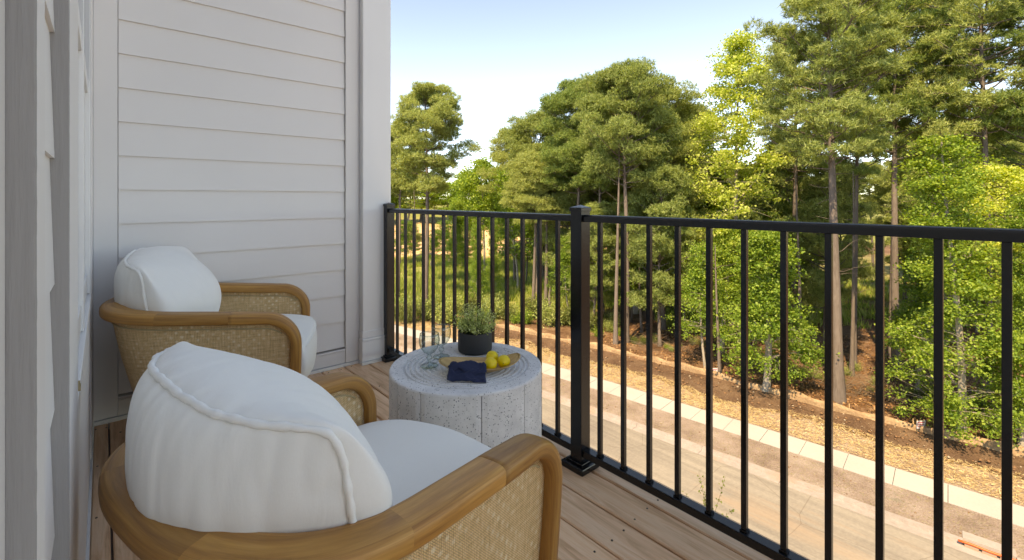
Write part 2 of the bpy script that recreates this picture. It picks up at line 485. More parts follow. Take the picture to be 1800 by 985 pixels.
def strip(name, o0, o1, z0, z1, mat, y0=-60, y1=78, step=.6, cross=2, bumpa=0, label=None, skirt=0):
    ys = np.arange(y0, y1+.01, step); V = []; k = cross+1
    sx = walk_x(ys); dsx = np.gradient(sx, ys)
    nn = np.stack([np.ones_like(ys), -dsx], -1); nn /= np.linalg.norm(nn, axis=1)[:, None]
    A = o0(ys) if callable(o0) else np.full_like(ys, o0)
    B = o1(ys) if callable(o1) else np.full_like(ys, o1)
    for q in range(k):
        tq = q/cross; oo = A*(1-tq)+B*tq
        x = sx+nn[:, 0]*oo; y = ys+nn[:, 1]*oo
        z = (z0*(1-tq)+z1*tq)+bumpa*(.6*vn(x, y, 3.1)+.4*vn(x, y, 7.3, 3))*math.sin(PI*min(1, max(0, tq)))
        V.append(np.stack([x, y, z], -1))
    V = np.stack(V, 1)
    m = len(ys); id_ = np.arange(m*k).reshape(m, k)
    q = np.stack([id_[:-1, :-1], id_[:-1, 1:], id_[1:, 1:], id_[1:, :-1]], -1).reshape(-1, 4)
    o = mk(name, V.reshape(-1, 3), q, mat, smooth=True)
    tag(o, label, kind='structure'); return o
strip('road', -13.6, -3.95, GZ, GZ, M['asphalt'], cross=4)
strip('near_verge', -22, -13.65, GZ+.02, GZ+.01, M['verge'], cross=6)
strip('bounce_apron', -22.2, -13.66, GZ+.06, GZ+.04, M['bounce_apron'], y0=-12, y1=30, cross=4)  # unseen apron added below the deck to bounce light up
edge1 = lambda y: 1.75+.35*vn(y, y*.3, .9)+.2*vn(y, y, 2.3)
edge2 = lambda y: 3.75+.25*vn(y, y*.3, .35, 2)
strip('verge', -3.38, -1.43, GZ+.11, GZ+.13, M['verge'], cross=14, step=.3, bumpa=.03)
strip('straw_mulch_strip', .01, lambda y: edge1(y)+.15, GZ+.12, GZ+.22, M['straw'], cross=14, step=.25, bumpa=.05)
strip('bare_soil_bank', edge1, lambda y: edge2(y)+.5, GZ+.215, GZ+.42, M['redsoil'], cross=16, step=.25, bumpa=.09)

def along(y, o, z):                # a point at an offset from the pavement's edge
    e = .05; sx = float(walk_x(y)); dx = float(walk_x(y+e)-walk_x(y-e))/(2*e)
    n = Vector((1, -dx, 0)).normalized()
    return Vector((sx, y, z))+n*o
def slab(name, y0, y1, o0, o1, z0, z1, mat, parent, crown=0.0, bev=.01):
    mb = MB(); P = [along(y0, o0, 0), along(y0, o1, 0), along(y1, o1, 0), along(y1, o0, 0)]
    mb.add([(p.x, p.y, z0) for p in P]+[(p.x, p.y, z1) for p in P], BF)
    return mb.build(name, mat, parent)
sw = empty('sidewalk', (0, 0, 0)); tag(sw, kind='structure')
yy = -14.0
while yy < 62:
    slab('paving_slab', yy, yy+1.49-.018, -1.42, 0, GZ-.05, GZ+.15+.004*math.sin(yy*7), M['sidewalk'], sw); yy += 1.49
cb = empty('kerb', (0, 0, 0)); tag(cb, kind='structure')
DR0, DR1 = .90, 2.05              # the drain inlet interrupts the kerb
yy = -14.0
while yy < 62:
    y1 = yy+3.0-.015
    segs = [(yy, y1)]
    if y1 > DR0 and yy < DR1: segs = [(a, b) for a, b in ((yy, DR0), (DR1, y1)) if b-a > .05]
    for a, b in segs:
        slab('kerbstone', a, b, -3.56, -3.40, GZ-.1, GZ+.13, M['concrete'], cb)
    slab('gutter_slab', yy, y1, -3.95, -3.563, GZ-.1, GZ+.012, M['concrete'], cb)
    yy += 3.0

# ------------------------------------------------------------------ storm drain inlet with its orange guard
di = empty('storm_drain', tuple(along((DR0+DR1)/2, -3.4, GZ)))
tag(di, 'kerb side storm drain inlet with block piers and an orange guard bar', 'storm drain')
def rel(o, e): o.parent = e; o.matrix_parent_inverse = e.matrix_basis.inverted(); return o
import mathutils
def relp(o, e):
    bpy.context.view_layer.update(); o.parent = e; o.matrix_parent_inverse = e.matrix_world.inverted(); return o
relp(slab('lid', DR0, DR1, -3.40, -3.0, GZ+.02, GZ+.15, M['concrete'], None), di)
for q in range(3):
    a = DR0+.04+q*.38
    relp(slab('block', a, a+.31, -3.66, -3.57, GZ+.0, GZ+.11, M['block'], None), di)
P = [along(DR0-.1+i*(DR1-DR0+.2)/10, -3.66, GZ+.15+.01*math.sin(i)) for i in range(11)]
relp(MB().tube(P, .035, 8).build('guard_bar', M['orange'], smooth=True), di)
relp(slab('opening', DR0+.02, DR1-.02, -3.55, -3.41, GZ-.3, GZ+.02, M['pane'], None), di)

# ------------------------------------------------------------------ silt fence, notices
sf = empty('silt_fence', (0, 0, 0))
tag(sf, 'low sagging tan fabric silt fence running along the edge of the wood', 'fence')
ys = np.arange(-9, 60, .3); V = []
for y_ in ys:
    oo = 3.75+.25*float(vn(y_, y_*.3, .35, 2))+.12
    lean = .10*math.sin(y_*1.7)+.06*math.sin(y_*4.1); h = .34+.07*math.sin(y_*1.05)+.05*math.sin(y_*3.3)
    b = along(y_, oo, GZ+.28); m_ = along(y_, oo+.05+lean*.5, GZ+.40+h*.35); t_ = along(y_, oo+lean, GZ+.40+h)
    t2 = along(y_, oo+lean+.07, GZ+.40+h-.03)
    V += [b, m_, t_, t2]
n_ = len(ys)
mk('fabric', [tuple(p) for p in V], [(i*4+j, i*4+j+1, (i+1)*4+j+1, (i+1)*4+j) for i in range(n_-1) for j in range(3)], M['silt'], sf, smooth=True)
for y_ in np.arange(-8, 58, 2.3):
    p = along(y_, 3.75+.25*float(vn(y_, y_*.3, .35, 2))+.22, GZ)
    mk('stake', [(p.x+a, p.y+b, GZ+c) for c in (.1, .88) for a, b in ((-.02, -.02), (.02, -.02), (.02, .02), (-.02, .02))], BF, M['stake'], sf)
def notice(px, fwd, wd, label, tilt):
    x, y = survey(px, fwd); e = empty('notice_board', (x, y, GZ+.42), tilt); tag(e, label, 'sign')
    MB().box((-wd/2, -.008, .12), (wd/2, .008, .46)).build('panel', M['notice'], e)
    for q in range(3): MB().box((-wd*.42, -.011, .37-q*.09), (wd*(.38-.1*q), -.0085, .41-q*.09)).build('printed_line', M['ink'], e)
    for s_ in (-1, 1): MB().box((s_*wd*.4-.012, .009, -.3), (s_*wd*.4+.012, .03, .5)).build('stake', M['stake'], e)
notice(1619, 20.6, .42, 'small white printed notice fixed to the silt fence near the right bright green tree', -.6)
notice(1252, 27.0, .75, 'pale pinkish printed notice lying along the silt fence behind the straw', -.7)

# ------------------------------------------------------------------ deck
deck = empty('deck', (0, 0, 0)); tag(deck, kind='structure')
PITCH = .1437
rng = random.Random(4)
def board(x0, x1, y0, y1, name='deck_board', label=None):
    cx = (x0+x1)/2; nseg = 14; V = []; W = (x1-x0)/2
    prof = [(-W, -.028), (-W, -.004), (-W+.004, 0), (0, .0012), (W-.004, 0), (W, -.004), (W, -.028)]
    for j in range(nseg+1):
        y_ = y0+(y1-y0)*j/nseg; dz = .0012*math.sin(j*.9+x0*30)
        for a, b in prof: V.append((a, y_-y0, b+dz))
    k = len(prof)
    f = [(j*k+q, j*k+q+1, (j+1)*k+q+1, (j+1)*k+q) for j in range(nseg) for q in range(k-1)]
    f += [tuple(range(k)), tuple(nseg*k+q for q in range(k))[::-1]]
    f = [tuple(reversed(q)) for q in f]
    o = mk(name, V, f, M['deck'], deck, loc=(cx, y0, 0))
    if label: o['label'] = label
    s_ = MB()
    for yj in np.arange(y0+.08, y1-.03, .406):
        for sx_ in (-W*.55, W*.55):
            s_.lathe([(0.0001, .0024), (.0034, .0024), (.0036, .0008)], 8, (sx_+rng.uniform(-.006, .006), yj-y0+rng.uniform(-.008, .008), 0))
    q = s_.build('screws', M['screw'], o); q['kind'] = 'stuff'
    return o
gaps = [1.459-PITCH*k for k in range(0, 11)]
for k in range(10):
    x1, x0 = gaps[k]-.0035, gaps[k+1]+.0035
    if k in (8, 9):
        board(x0, x1, -1.2, 1.52); board(x0, x1, 1.525, 2.98)
    elif k in (3, 5): board(x0, x1, -1.2, .9-.3*(k == 5)); board(x0, x1, .904-.3*(k == 5), 2.98)
    else: board(x0, x1, -1.2, 2.98)
board(-.03, gaps[10]-.003, -1.2, 1.62); board(-.03, gaps[10]-.003, 1.625, 2.98)
board(1.464, 1.600, -1.2, 2.98, label='paler outermost deck board under the railing')
MB().box((-.02, -1.2, -.26), (1.575, 2.98, -.032)).build('joist_frame', M['block'], deck)
MB().box((1.577, -1.2, -.28), (1.60, 2.98, -.03)).build('fascia', M['column'], deck)

# ------------------------------------------------------------------ the house
house = empty('house', (0, 0, 0))
tag(house, 'pale grey house with lap siding, wide trim and a square corner column', 'house')
EY = 3.0
ew = MB().box((-.02, EY+.03, -9.4), (1.46, 9, 3.6)).build('end_wall', M['siding'], house)
hw = MB().box((-7, -7, -9.4), (-.075, 9, 4.7)).build('side_wall', M['siding'], house)
# lap siding of the end wall
EXP = .167
k = 0; z = .124
while z < 3.4:
    v = []
    for x in (.058, 1.178):
        v += [(x, EY-.012, z), (x, EY-.0005, z+EXP+.014), (x, EY+.024, z+EXP+.014), (x, EY+.024, z)]
    # underside and face; the lower edge stands proud of the board below
    f = [(0, 1, 2, 3), (4, 7, 6, 5), (0, 4, 5, 1), (3, 2, 6, 7), (0, 3, 7, 4), (1, 5, 6, 2)]
    mk('siding_board', v, f, M['siding'], ew); z += EXP
# trim of the end wall
def trim(a, b, name='trim_board', mat='trim', par=None, bev=.002):
    return MB().box(a, b).build(name, M[mat], par, bevel=bev)
trim((-.034, EY-.018, .022), (.055, EY+.03, 3.6), par=ew)
trim((1.181, EY-.022, .022), (1.262, EY+.03, 3.6), par=ew)
trim((1.262, EY-.012, .022), (1.277, EY+.03, 3.6), par=ew)
trim((.0565, EY-.016, .022), (1.1795, EY+.03, .098), 'base_board', par=ew)
trim((.0565, EY-.020, .1), (1.1795, EY+.028, .112), 'drip_strip', par=ew)
trim((-.034, EY-.028, .001), (1.262, EY+.03, .019), 'flashing', 'metal_strip', ew, .001)
# column
colm = trim((1.277, EY-.065, .001), (1.475, EY+.2, 3.6), 'column', 'column', house, .004)
trim((1.268, EY-.078, .02), (1.484, EY+.21, .150), 'plinth', 'column', colm, .003)
mb = MB(); a0, a1 = (1.268, EY-.078), (1.484, EY+.21); b0, b1 = (1.276, EY-.0665), (1.476, EY+.202)
mb.add([(a0[0], a0[1], .151), (a1[0], a0[1], .151), (a1[0], a1[1], .151), (a0[0], a1[1], .151),
        (a0[0]+.001, a0[1]+.001, .168), (a1[0]-.001, a0[1]+.001, .168), (a1[0]-.001, a1[1], .168), (a0[0]+.001, a1[1], .168)], BF)
mb.box((1.272, EY-.071, .169), (1.480, EY+.205, .213))
mb.build('plinth_moulding', M['column'], colm, bevel=.004)
trim((1.262, EY-.09, .0015), (1.49, EY+.2, .019), 'flashing', 'metal_strip', colm, .001)
# house wall beside the camera: siding boards between vertical trims
FX = -.0336; SX = -.052
z = -.035
while z < 3.4:
    for (ya, yb) in ((.5125, .8675),):
        v = []
        for y_ in (ya, yb):
            v += [(SX+.0040, y_, z), (SX-.0012, y_, z+EXP+.014), (-.072, y_, z+EXP+.014), (-.072, y_, z)]
        mk('siding_board', v, [(0, 3, 2, 1), (4, 5, 6, 7), (0, 1, 5, 4), (3, 7, 6, 2), (0, 4, 7, 3), (1, 2, 6, 5)], M['siding'], hw)
    z += EXP
def rough_shaded_edge_trim(y0, y1, name='trim_board'):
    """rough sawn vertical board with slightly ragged arrises"""
    V = []; n = 700; F_ = []
    for i in range(n+1):
        z_ = -.02+3.4*i/n
        j = .0007*mnoise.noise(Vector((y0*9, 0, z_*60)))+.0005*mnoise.noise(Vector((y0*3, 4, z_*200)))
        V += [(-.073, y0, z_), (FX-.0012+j, y0, z_), (FX+j*.3, y0+.0018, z_), (FX, y1-.002, z_), (FX-.002, y1, z_), (-.073, y1, z_)]
    for i in range(n):
        for q in range(5): F_.append((i*6+q, i*6+q+1, (i+1)*6+q+1, (i+1)*6+q))
    o = mk(name, V, F_, M['trim'], hw)
    o.data.materials.append(M['shaded_rough_trim'])
    o.data.polygons.foreach_set('material_index', np.array([1 if i % 5 in (0, 1) else 0 for i in range(len(F_))], dtype=np.int32))  # near edge faces take the tone with shade painted in
    return o
rough_shaded_edge_trim(.45, .512)
rough_shaded_edge_trim(.868, 1.16)
trim((-.073, -.9, .0), (-.0480, .4495, 3.4), par=hw)
# window with its sill, sashes and glass
win = MB().box((-.074, 1.162, .66), (-.055, 2.56, 3.2)).build('window', M['window'], house)
def part(a, b, name, par, mat='window', bev=.0015): return MB().box(a, b).build(name, M[mat], par, bevel=bev)
part((-.070, 1.1625, .705), (-.0375, 1.215, 3.1), 'frame', win)
part((-.070, 1.80, .705), (-.0405, 1.86, 3.1), 'frame', win)
part((-.070, 2.50, .705), (-.0375, 2.555, 3.1), 'frame', win)
part((-.072, 1.1625, .66), (-.0345, 2.56, .702), 'sill', win)
part((-.069, 1.216, .706), (-.046, 1.799, .78), 'sash_rail', win)
part((-.069, 1.861, .706), (-.046, 2.499, .78), 'sash_rail', win)
part((-.069, 1.216, 1.50), (-.044, 1.799, 1.55), 'sash_rail', win)
part((-.069, 1.861, 1.50), (-.044, 2.499, 1.55), 'sash_rail', win)
part((-.0545, 1.217, .781), (-.052, 1.798, 1.499), 'pane', win, 'window')
part((-.0545, 1.862, .781), (-.052, 2.498, 1.499), 'pane', win, 'window')
part((-.0545, 1.217, 1.551), (-.052, 1.798, 3.1), 'pane', win, 'pane')
part((-.0545, 1.862, 1.551), (-.052, 2.498, 3.1), 'pane', win, 'pane')
trim((-.073, 2.5605, .02), (FX, 2.98, 3.4), par=hw)
trim((-.073, 1.1605, .42), (-.036, 2.56, .655), 'apron_panel', par=hw)
trim((-.073, 1.1605, .02), (-.038, 2.56, .415), 'base_panel', par=hw)
trim((-.073, .8685, .0008), (-.030, 2.975, .018), 'flashing', 'metal_strip', par=hw, bev=.001)
e_ = empty('cable_clip', (-.030, 1.165, .735)); tag(e_, 'tiny cream clip fixed to the window frame above the sill', 'clip')
MB().box((-.0065, -.002, -.006), (.0, .006, .006)).box((-.006, .0, .0065), (-.001, .004, .012)).build('bracket', M['cane_cord'], e_)

# ------------------------------------------------------------------ railing
rail = empty('railing', (1.45, 1.2, 0)); tag(rail, 'black metal balcony railing with square balusters along the deck edge', 'railing')
RX = 1.45
def rp(mb, name, mat='black', bev=.0012, par=None, smooth=False):
    o = mb.build(name, M[mat], None, bevel=bev, smooth=smooth)
    o.location = (-RX, -1.2, 0) if par is None else (0, 0, 0)
    o.parent = par or rail; return o
def post(y0):
    c = y0+.028
    p = rp(MB().box((1.422, y0, 0.03), (1.478, y0+.056, 1.036)), 'post', bev=.002)
    cap = MB().box((1.4185, y0-.0035, 1.031), (1.4815, y0+.0595, 1.045))
    cap.add([(1.4185, y0-.0035, 1.0455), (1.4815, y0-.0035, 1.0455), (1.4815, y0+.0595, 1.0455), (1.4185, y0+.0595, 1.0455), (1.45, c, 1.056)], [(0, 1, 4), (1, 2, 4), (2, 3, 4), (3, 0, 4), (3, 2, 1, 0)])
    rp(cap, 'cap', par=p)
    bs = MB().box((1.396, c-.056, .001), (1.504, c+.056, .028))
    rp(bs, 'base_plate', par=p, bev=.005)
    rp(MB().box((1.412, c-.04, .0285), (1.488, c+.04, .036)), 'base_collar', par=p, bev=.002)
    return p
for y0 in (2.887, 1.210, -.62): post(y0)
for (a, b) in ((1.267, 2.886), (-.563, 1.209)):
    t = MB()
    pr = [(1.4315, .989), (1.4315, 1.009), (1.435, 1.0145), (1.442, 1.017), (1.458, 1.017), (1.465, 1.0145), (1.4685, 1.009), (1.4685, .989)]
    n = len(pr)
    t.add([(x, a, z) for x, z in pr]+[(x, b, z) for x, z in pr], [(i, (i+1) % n, n+(i+1) % n, n+i) for i in range(n)]+[tuple(range(n))[::-1], tuple(range(n, 2*n))])
    rp(t, 'top_rail', bev=.0008)
    rp(MB().box((1.4315, a, .055), (1.4685, b, .083)), 'bottom_rail', bev=.002)
bal = []
for k in range(14): bal.append(1.354+.1102*k)
for k in range(16): bal.append(1.146-.1083*k-.016)
bme = None
for y_ in bal:
    if bme is None:
        o = MB().box((-.008, 0, .0835), (.008, .016, .9885)).build('baluster', M['black'], rail, bevel=.001)
        bme = o.data; first = o
    else:
        o = first.copy(); C.objects.link(o)
    o.location = (0, y_-1.2, 0)
for y_ in bal[:]:
    o = MB().box((-.0105, -.0025, .0832), (.0105, .0185, .090)).build('baluster_boot', M['black'], rail)
    o.location = (0, y_-1.2, 0)

# ------------------------------------------------------------------ lounge chairs
CW, CB, CN, CXC = .650, .284, 2.62, .009
def u_plan(offs, xf, taper=0.0, n=64, k=14):
    """plan of the U: right front -> round the back -> left front; offs moves it outwards"""
    a = CW/2
    th = np.linspace(-PI/2, PI/2, n)
    y = a*np.sign(np.sin(th))*np.abs(np.sin(th))**(2/CN); x = CXC-CB*np.abs(np.cos(th))**(2/CN)
    # resample by arc length to avoid bunching
    x = np.r_[np.linspace(xf, CXC, k)[:-1], x, np.linspace(CXC, xf, k)[1:]]
    y = np.r_[np.full(k-1, -a), y, np.full(k-1, a)]
    s = np.r_[0, np.cumsum(np.hypot(np.diff(x), np.diff(y)))]
    ss = np.linspace(0, s[-1], 110)
    x = np.interp(ss, s, x); y = np.interp(ss, s, y)
    d_ = np.gradient(np.c_[x, y], axis=0); d_ /= np.linalg.norm(d_, axis=1)[:, None]
    nr = np.c_[-d_[:, 1], d_[:, 0]]*-1
    nr = np.c_[d_[:, 1], -d_[:, 0]]*-1
    return np.c_[x, y]-offs*np.c_[-d_[:, 1], d_[:, 0]]*(-1), ss, nr
ZR0 = .589
def zr(x): return ZR0-.024*(x/.3)          # rail height falls a little to the front
XF = .274; RF = .115                        # start and radius of the front turn-down
def rail_path():
    p, s, _ = u_plan(0, XF)
    mid = [(a, b, zr(a)-.02) for a, b in p]
    zt = zr(XF)-.02
    def front(sy, rev):
        out = []
        for i in range(1, 13):
            a = PI/2*i/12; out.append((XF+RF*math.sin(a), sy*CW/2, zt-RF*(1-math.cos(a))))
        for q in range(1, 7): out.append((XF+RF-.012*(q/6)**2, sy*(CW/2-.01*(q/6)), zt-RF-(.25)*q/6))
        return out[::-1] if rev else out
    return front(-1, True)+mid+front(1, False)
def sweep(path, wid, hgt, name, mat, parent, i0, i1, squash=3.2, seg=16, endcap=True, rot_off=0):
    P_ = np.array(path); T = np.gradient(P_, axis=0); T /= np.linalg.norm(T, axis=1)[:, None]
    # side vector: outward, horizontal
    S_ = np.cross(T, np.array([0, 0, 1.0])); 
    for i in range(len(S_)):
        if np.linalg.norm(S_[i]) < .25: S_[i] = 0
    m = len(P_)
    # the turned-down fronts keep the side vector of the arm
    good = [i for i in range(m) if np.linalg.norm(S_[i]) > 0]
    for i in range(m):
        if np.linalg.norm(S_[i]) == 0:
            j = min(good, key=lambda q: abs(q-i)); S_[i] = S_[j]
    S_[:, 2] = 0; S_ /= np.linalg.norm(S_, axis=1)[:, None]
    s = np.r_[0, np.cumsum(np.linalg.norm(np.diff(P_, axis=0), axis=1))]
    V = []; UV = []
    for i in range(i0, i1+1):
        U = np.cross(S_[i], T[i]); U /= np.linalg.norm(U)
        tp_ = .70+.30*min(1.0, min(i, m-1-i)/24.0); tq_ = .85+.15*min(1.0, min(i, m-1-i)/24.0)   # slimmer turned-down fronts
        for q in range(seg):
            a = 2*PI*q/seg; c_, s_ = math.cos(a), math.sin(a)
            cx_ = math.copysign(abs(c_)**(2/squash), c_)*wid*tp_/2; cz_ = math.copysign(abs(s_)**(2/squash), s_)*hgt*tq_/2
            V.append(P_[i]+S_[i]*cx_+U*cz_); UV.append((s[i], .2*q/seg))
    k = i1-i0+1
    f = [(i*seg+j, i*seg+(j+1) % seg, (i+1)*seg+(j+1) % seg, (i+1)*seg+j) for i in range(k-1) for j in range(seg)]
    if endcap: f += [tuple(range(seg))[::-1], tuple((k-1)*seg+j for j in range(seg))]
    return mk(name, V, f, mat, parent, uv=UV, smooth=True)
def in_off(p2, amount):
    """move a plan polyline along its own inward normal"""
    P_ = np.array(p2); d_ = np.gradient(P_, axis=0); d_ /= np.linalg.norm(d_, axis=1)[:, None]
    n_ = np.c_[-d_[:, 1], d_[:, 0]]
    c = np.array([.1, 0]); sgn = np.sign(((c-P_)*n_).sum(1)); sgn[sgn == 0] = 1
    return P_+n_*sgn[:, None]*amount
def cushion_pt(u, v, wv, P):
    """u -1..1 across, v -1..1 height, wv -1..1 thickness -> local point"""
    return None
def rounded_block(fn, nu=40, nv=24, nw=14, want_ids=False):
    """a closed rounded block; fn maps the unit cube surface (-1..1) to a point"""
    V = []; idx_ = {}; F_ = []
    def vid(u, v, w_):
        key = (round(u, 4), round(v, 4), round(w_, 4))
        if key not in idx_: idx_[key] = len(V); V.append(fn(u, v, w_))
        return idx_[key]
    gu = [-1+2*i/nu for i in range(nu+1)]; gv = [-1+2*i/nv for i in range(nv+1)]; gw = [-1+2*i/nw for i in range(nw+1)]
    def face(A, B, mk_):
        for i in range(len(A)-1):
            for j in range(len(B)-1):
                F_.append((mk_(A[i], B[j]), mk_(A[i+1], B[j]), mk_(A[i+1], B[j+1]), mk_(A[i], B[j+1])))
    face(gu, gv, lambda a, b: vid(a, b, 1)); face(gv, gu, lambda a, b: vid(b, a, -1))
    face(gv, gw, lambda a, b: vid(1, a, b)); face(gw, gv, lambda a, b: vid(-1, b, a))
    face(gw, gu, lambda a, b: vid(b, 1, a)); face(gu, gw, lambda a, b: vid(a, -1, b))
    return (V, F_, idx_) if want_ids else (V, F_)
def back_fn(seed=0, dz=0.0, lean=.0):
    def fn(u, v, w_):
        # w_=-1 back (against the rail), +1 front
        yw = .297; r = .5
        cu = math.sqrt(max(0, 1-(v*v*.10+w_*w_*.12))); cv = math.sqrt(max(0, 1-(u*u*.16+w_*w_*.26))); cw = math.sqrt(max(0, 1-(u*u*.46+v*v*.42)))
        uu, vv, ww = u*cu, v*cv, w_*cw
        y = uu*yw
        xb = -.298+.184*abs(uu)**2.6                      # back arc in plan
        xb += .045*max(0, -vv)                            # tucked in below the rail
        xf_ = -.010+.070*(1-uu*uu)-.055*max(0, (vv+.2)/1.2)**1.7+.006*math.sin(u*3+seed)
        x = xb+(xf_-xb)*(ww*.5+.5)
        z_ = .608+dz+vv*(.204+.024*u)+.006*math.sin(u*4.2+seed)*max(0, v)
        z_ -= (.055-.015*(1-u*u))*max(0, v)*(w_*.5+.5)
        x -= .02*max(0, vv)
        # small dents
        q = mnoise.noise(Vector((u*2.2+seed, v*2.2, w_*1.5)))*.007
        q2 = mnoise.noise(Vector((u*7+seed, v*2.0, w_*3)))*.0028
        # gathers running down from the seam on the back panel
        if w_ < -.5: q2 += .0055*math.sin(u*34+3*math.sin(u*7+v*1.5)+1.5*v)*math.exp(-abs(v-.75)*1.6)*(.4+.6*math.sin(u*5+seed)**2)
        return (x+(q+q2)*(1 if w_ > 0 else -1), y+q*.4, z_+q*.6+q2*.3)
    return fn
def seam_path(fn, wv, n=170, lift=.004, vlow=-1):
    pts = []
    per = [(-1+2*i/60, 1) for i in range(61)]
    per = [(-1, -1+2*i/30) for i in range(30)]+per+[(1, 1-2*i/30) for i in range(1, 31)]+[(1-2*i/60, -1) for i in range(1, 60)]
    for u, v in per:
        s_ = 1.0
        a = fn(u*s_, v*s_, wv); pts.append(np.array(a))
    P_ = np.array(pts); c = P_.mean(0)
    # smooth the square corners
    for _ in range(16): P_ = (np.roll(P_, 1, 0)+P_*2+np.roll(P_, -1, 0))/4
    d_ = P_-c; d_[:, 0] = 0
    d_ /= np.linalg.norm(d_, axis=1)[:, None]
    return P_+d_*lift-np.array([.004, 0, 0])
def closed_tube(P_, r0, wob, seed, n=10, r=None):
    P_ = np.array(P_)
    # resample
    Q = np.vstack([P_, P_[:1]]); s = np.r_[0, np.cumsum(np.linalg.norm(np.diff(Q, axis=0), axis=1))]
    m = int(s[-1]/.006); ss = np.linspace(0, s[-1], m, endpoint=False)
    Q = np.stack([np.interp(ss, s, Q[:, i]) for i in range(3)], -1)
    rad = []
    for i in range(m):
        k_ = mnoise.noise(Vector((ss[i]*38, seed, 0)))
        rad.append(r0*(1+wob*k_+wob*.5*math.sin(ss[i]*190+3*k_)))
        Q[i] += np.array([mnoise.noise(Vector((ss[i]*24, seed, 5))), mnoise.noise(Vector((ss[i]*24, seed, 9))), mnoise.noise(Vector((ss[i]*24, seed, 13)))])*r0*wob*1.2
    T = np.roll(Q, -1, 0)-np.roll(Q, 1, 0); T /= np.linalg.norm(T, axis=1)[:, None]
    V = []
    N = np.cross(T[0], [1, 0, 0.]); N /= np.linalg.norm(N)
    for i in range(m):
        N = N-T[i]*np.dot(N, T[i]); N /= np.linalg.norm(N); B = np.cross(T[i], N)
        a = np.arange(n)*2*PI/n
        V.append(Q[i]+rad[i]*(np.cos(a)[:, None]*N+np.sin(a)[:, None]*B))
    f = [(i*n+j, i*n+(j+1) % n, ((i+1) % m)*n+(j+1) % n, ((i+1) % m)*n+j) for i in range(m) for j in range(n)]
    return np.concatenate(V), f
def make_chair(seed):
    e = empty('lounge_chair')
    path = rail_path(); m = len(path)
    cuts = [0, 18+8, 18+28, 18+48, 18+66, 18+86, m-1]
    names = ['arm_rail', 'arm_rail', 'back_rail', 'back_rail', 'arm_rail', 'arm_rail']
    cuts = [0, 26, 42, 62, 84, 104, m-1]
    for i in range(6): sweep(path, .078, .044, names[i], M['wood'], e, cuts[i], cuts[i+1], squash=3.6, seg=20, endcap=i in (0, 5))
    # cane shell: follows the rail, tapers in towards the floor
    path = np.array(path)
    nv = 16; V = []; UV = []
    # top line of the shell runs under the rail; lower line at z .13 pulled inwards
    pl, ss, _ = u_plan(0, XF+RF-.02)
    rows = []
    for j in range(nv+1):
        tj = j/nv; row = []
        for i, (a, b) in enumerate(pl):
            x_ = a
            ztop = zr(x_)-.035
            if x_ > XF-.0:                                   # rounded front corner under the turned rail
                dd = (x_-XF)/(RF-.005); ztop -= (RF)*(1-math.sqrt(max(0, 1-min(1, dd)**2)))
            zb = .13; z_ = ztop+(zb-ztop)*tj
            q = (ZR0-z_)/(ZR0-.13)
            shr = .02*q+.085*q**1.5
            cx_, cy_ = x_, b
            bx = max(0, (.15-x_)/.45)                         # the back leans more than the arms
            x2 = x_+shr*bx*1.1; y2 = b*(1-.16*q**1.4*(.5+.5*min(1, bx*1.5)))
            row.append((x2, y2, z_)); UV.append((ss[i], z_))
        rows.append(row)
    k_ = len(pl); V = [p for r_ in rows for p in r_]
    f = [(j*k_+i, (j+1)*k_+i, (j+1)*k_+i+1, j*k_+i+1) for j in range(nv) for i in range(k_-1)]
    cp = mk('cane_panel', V, f, M['cane'], e, uv=UV, smooth=True)
    so = cp.modifiers.new('s', 'SOLIDIFY'); so.thickness = .008; so.offset = 0
    # cane cord that borders the panel outside and inside
    for sgn in (1, -1):
        top = np.array(rows[1]); d_ = np.gradient(top[:, :2], axis=0); d_ /= np.linalg.norm(d_, axis=1)[:, None]+1e-9
        nr_ = np.c_[d_[:, 1], -d_[:, 0]]; c = np.array([.1, 0]); s2 = np.sign(((top[:, :2]-c)*nr_).sum(1)); s2[s2 == 0] = 1
        P_ = top.copy(); P_[:, :2] += nr_*(s2*sgn*.0065)[:, None]; P_[:, 2] += .001
        # run on down the front edges, inset from the rail
        P_ = P_[2:-2]
        v_, f_ = tube(P_, .0028, 6); mk('welt', v_, f_, M['cane_cord'], e, smooth=True)
    # seat platform and legs
    ring = [tuple(r_) for r_ in rows[-1]]
    n = len(ring)
    v = [(a, b, .10) for a, b, c in ring]+[(a, b, .145) for a, b, c in ring]
    mk('base_frame', v, [tuple(range(n)), tuple(range(n, 2*n))[::-1]]+[(i, i+n, (i+1) % n+n, (i+1) % n) for i in range(n)], M['wood'], e, uv=[(a*1., b*1.) for a, b, c in v])
    for (a, b) in ((-.17, -.20), (-.17, .20), (.33, -.25), (.33, .25)):
        v_, f_ = tube([(a, b, .115), (a*1.02, b*1.02, .06), (a*1.05, b*1.05, 0)], [.024, .021, .015], 12)
        mk('leg', v_, f_, M['wood'], e, uv=[(p[2], .02*i) for i, p in enumerate(v_)], smooth=True)
    # seat cushion
    def sfn(u, v, w_):                      # u: y, v: x, w: z
        cu = math.sqrt(max(0, 1-(v*v*.13+w_*w_*.10))); cv = math.sqrt(max(0, 1-(u*u*.20+w_*w_*.08))); cw = math.sqrt(max(0, 1-(u*u*.34+v*v*.30)))
        uu, vv, ww = u*cu, v*cv, w_*cw
        x = .145+vv*.308; y = uu*.296*(1-.34*max(0, -vv)**2); z_ = .335+ww*.115
        if w_ > 0: z_ += .012*(1-u*u)*(1-v*v)
        q = mnoise.noise(Vector((u*2+seed, v*2, w_+7)))*.004
        return (x, y, z_+q)
    v, f = rounded_block(sfn, 36, 36, 12)
    sc_ = mk('seat_cushion', v, f, M['seatlinen'], e, smooth=True)
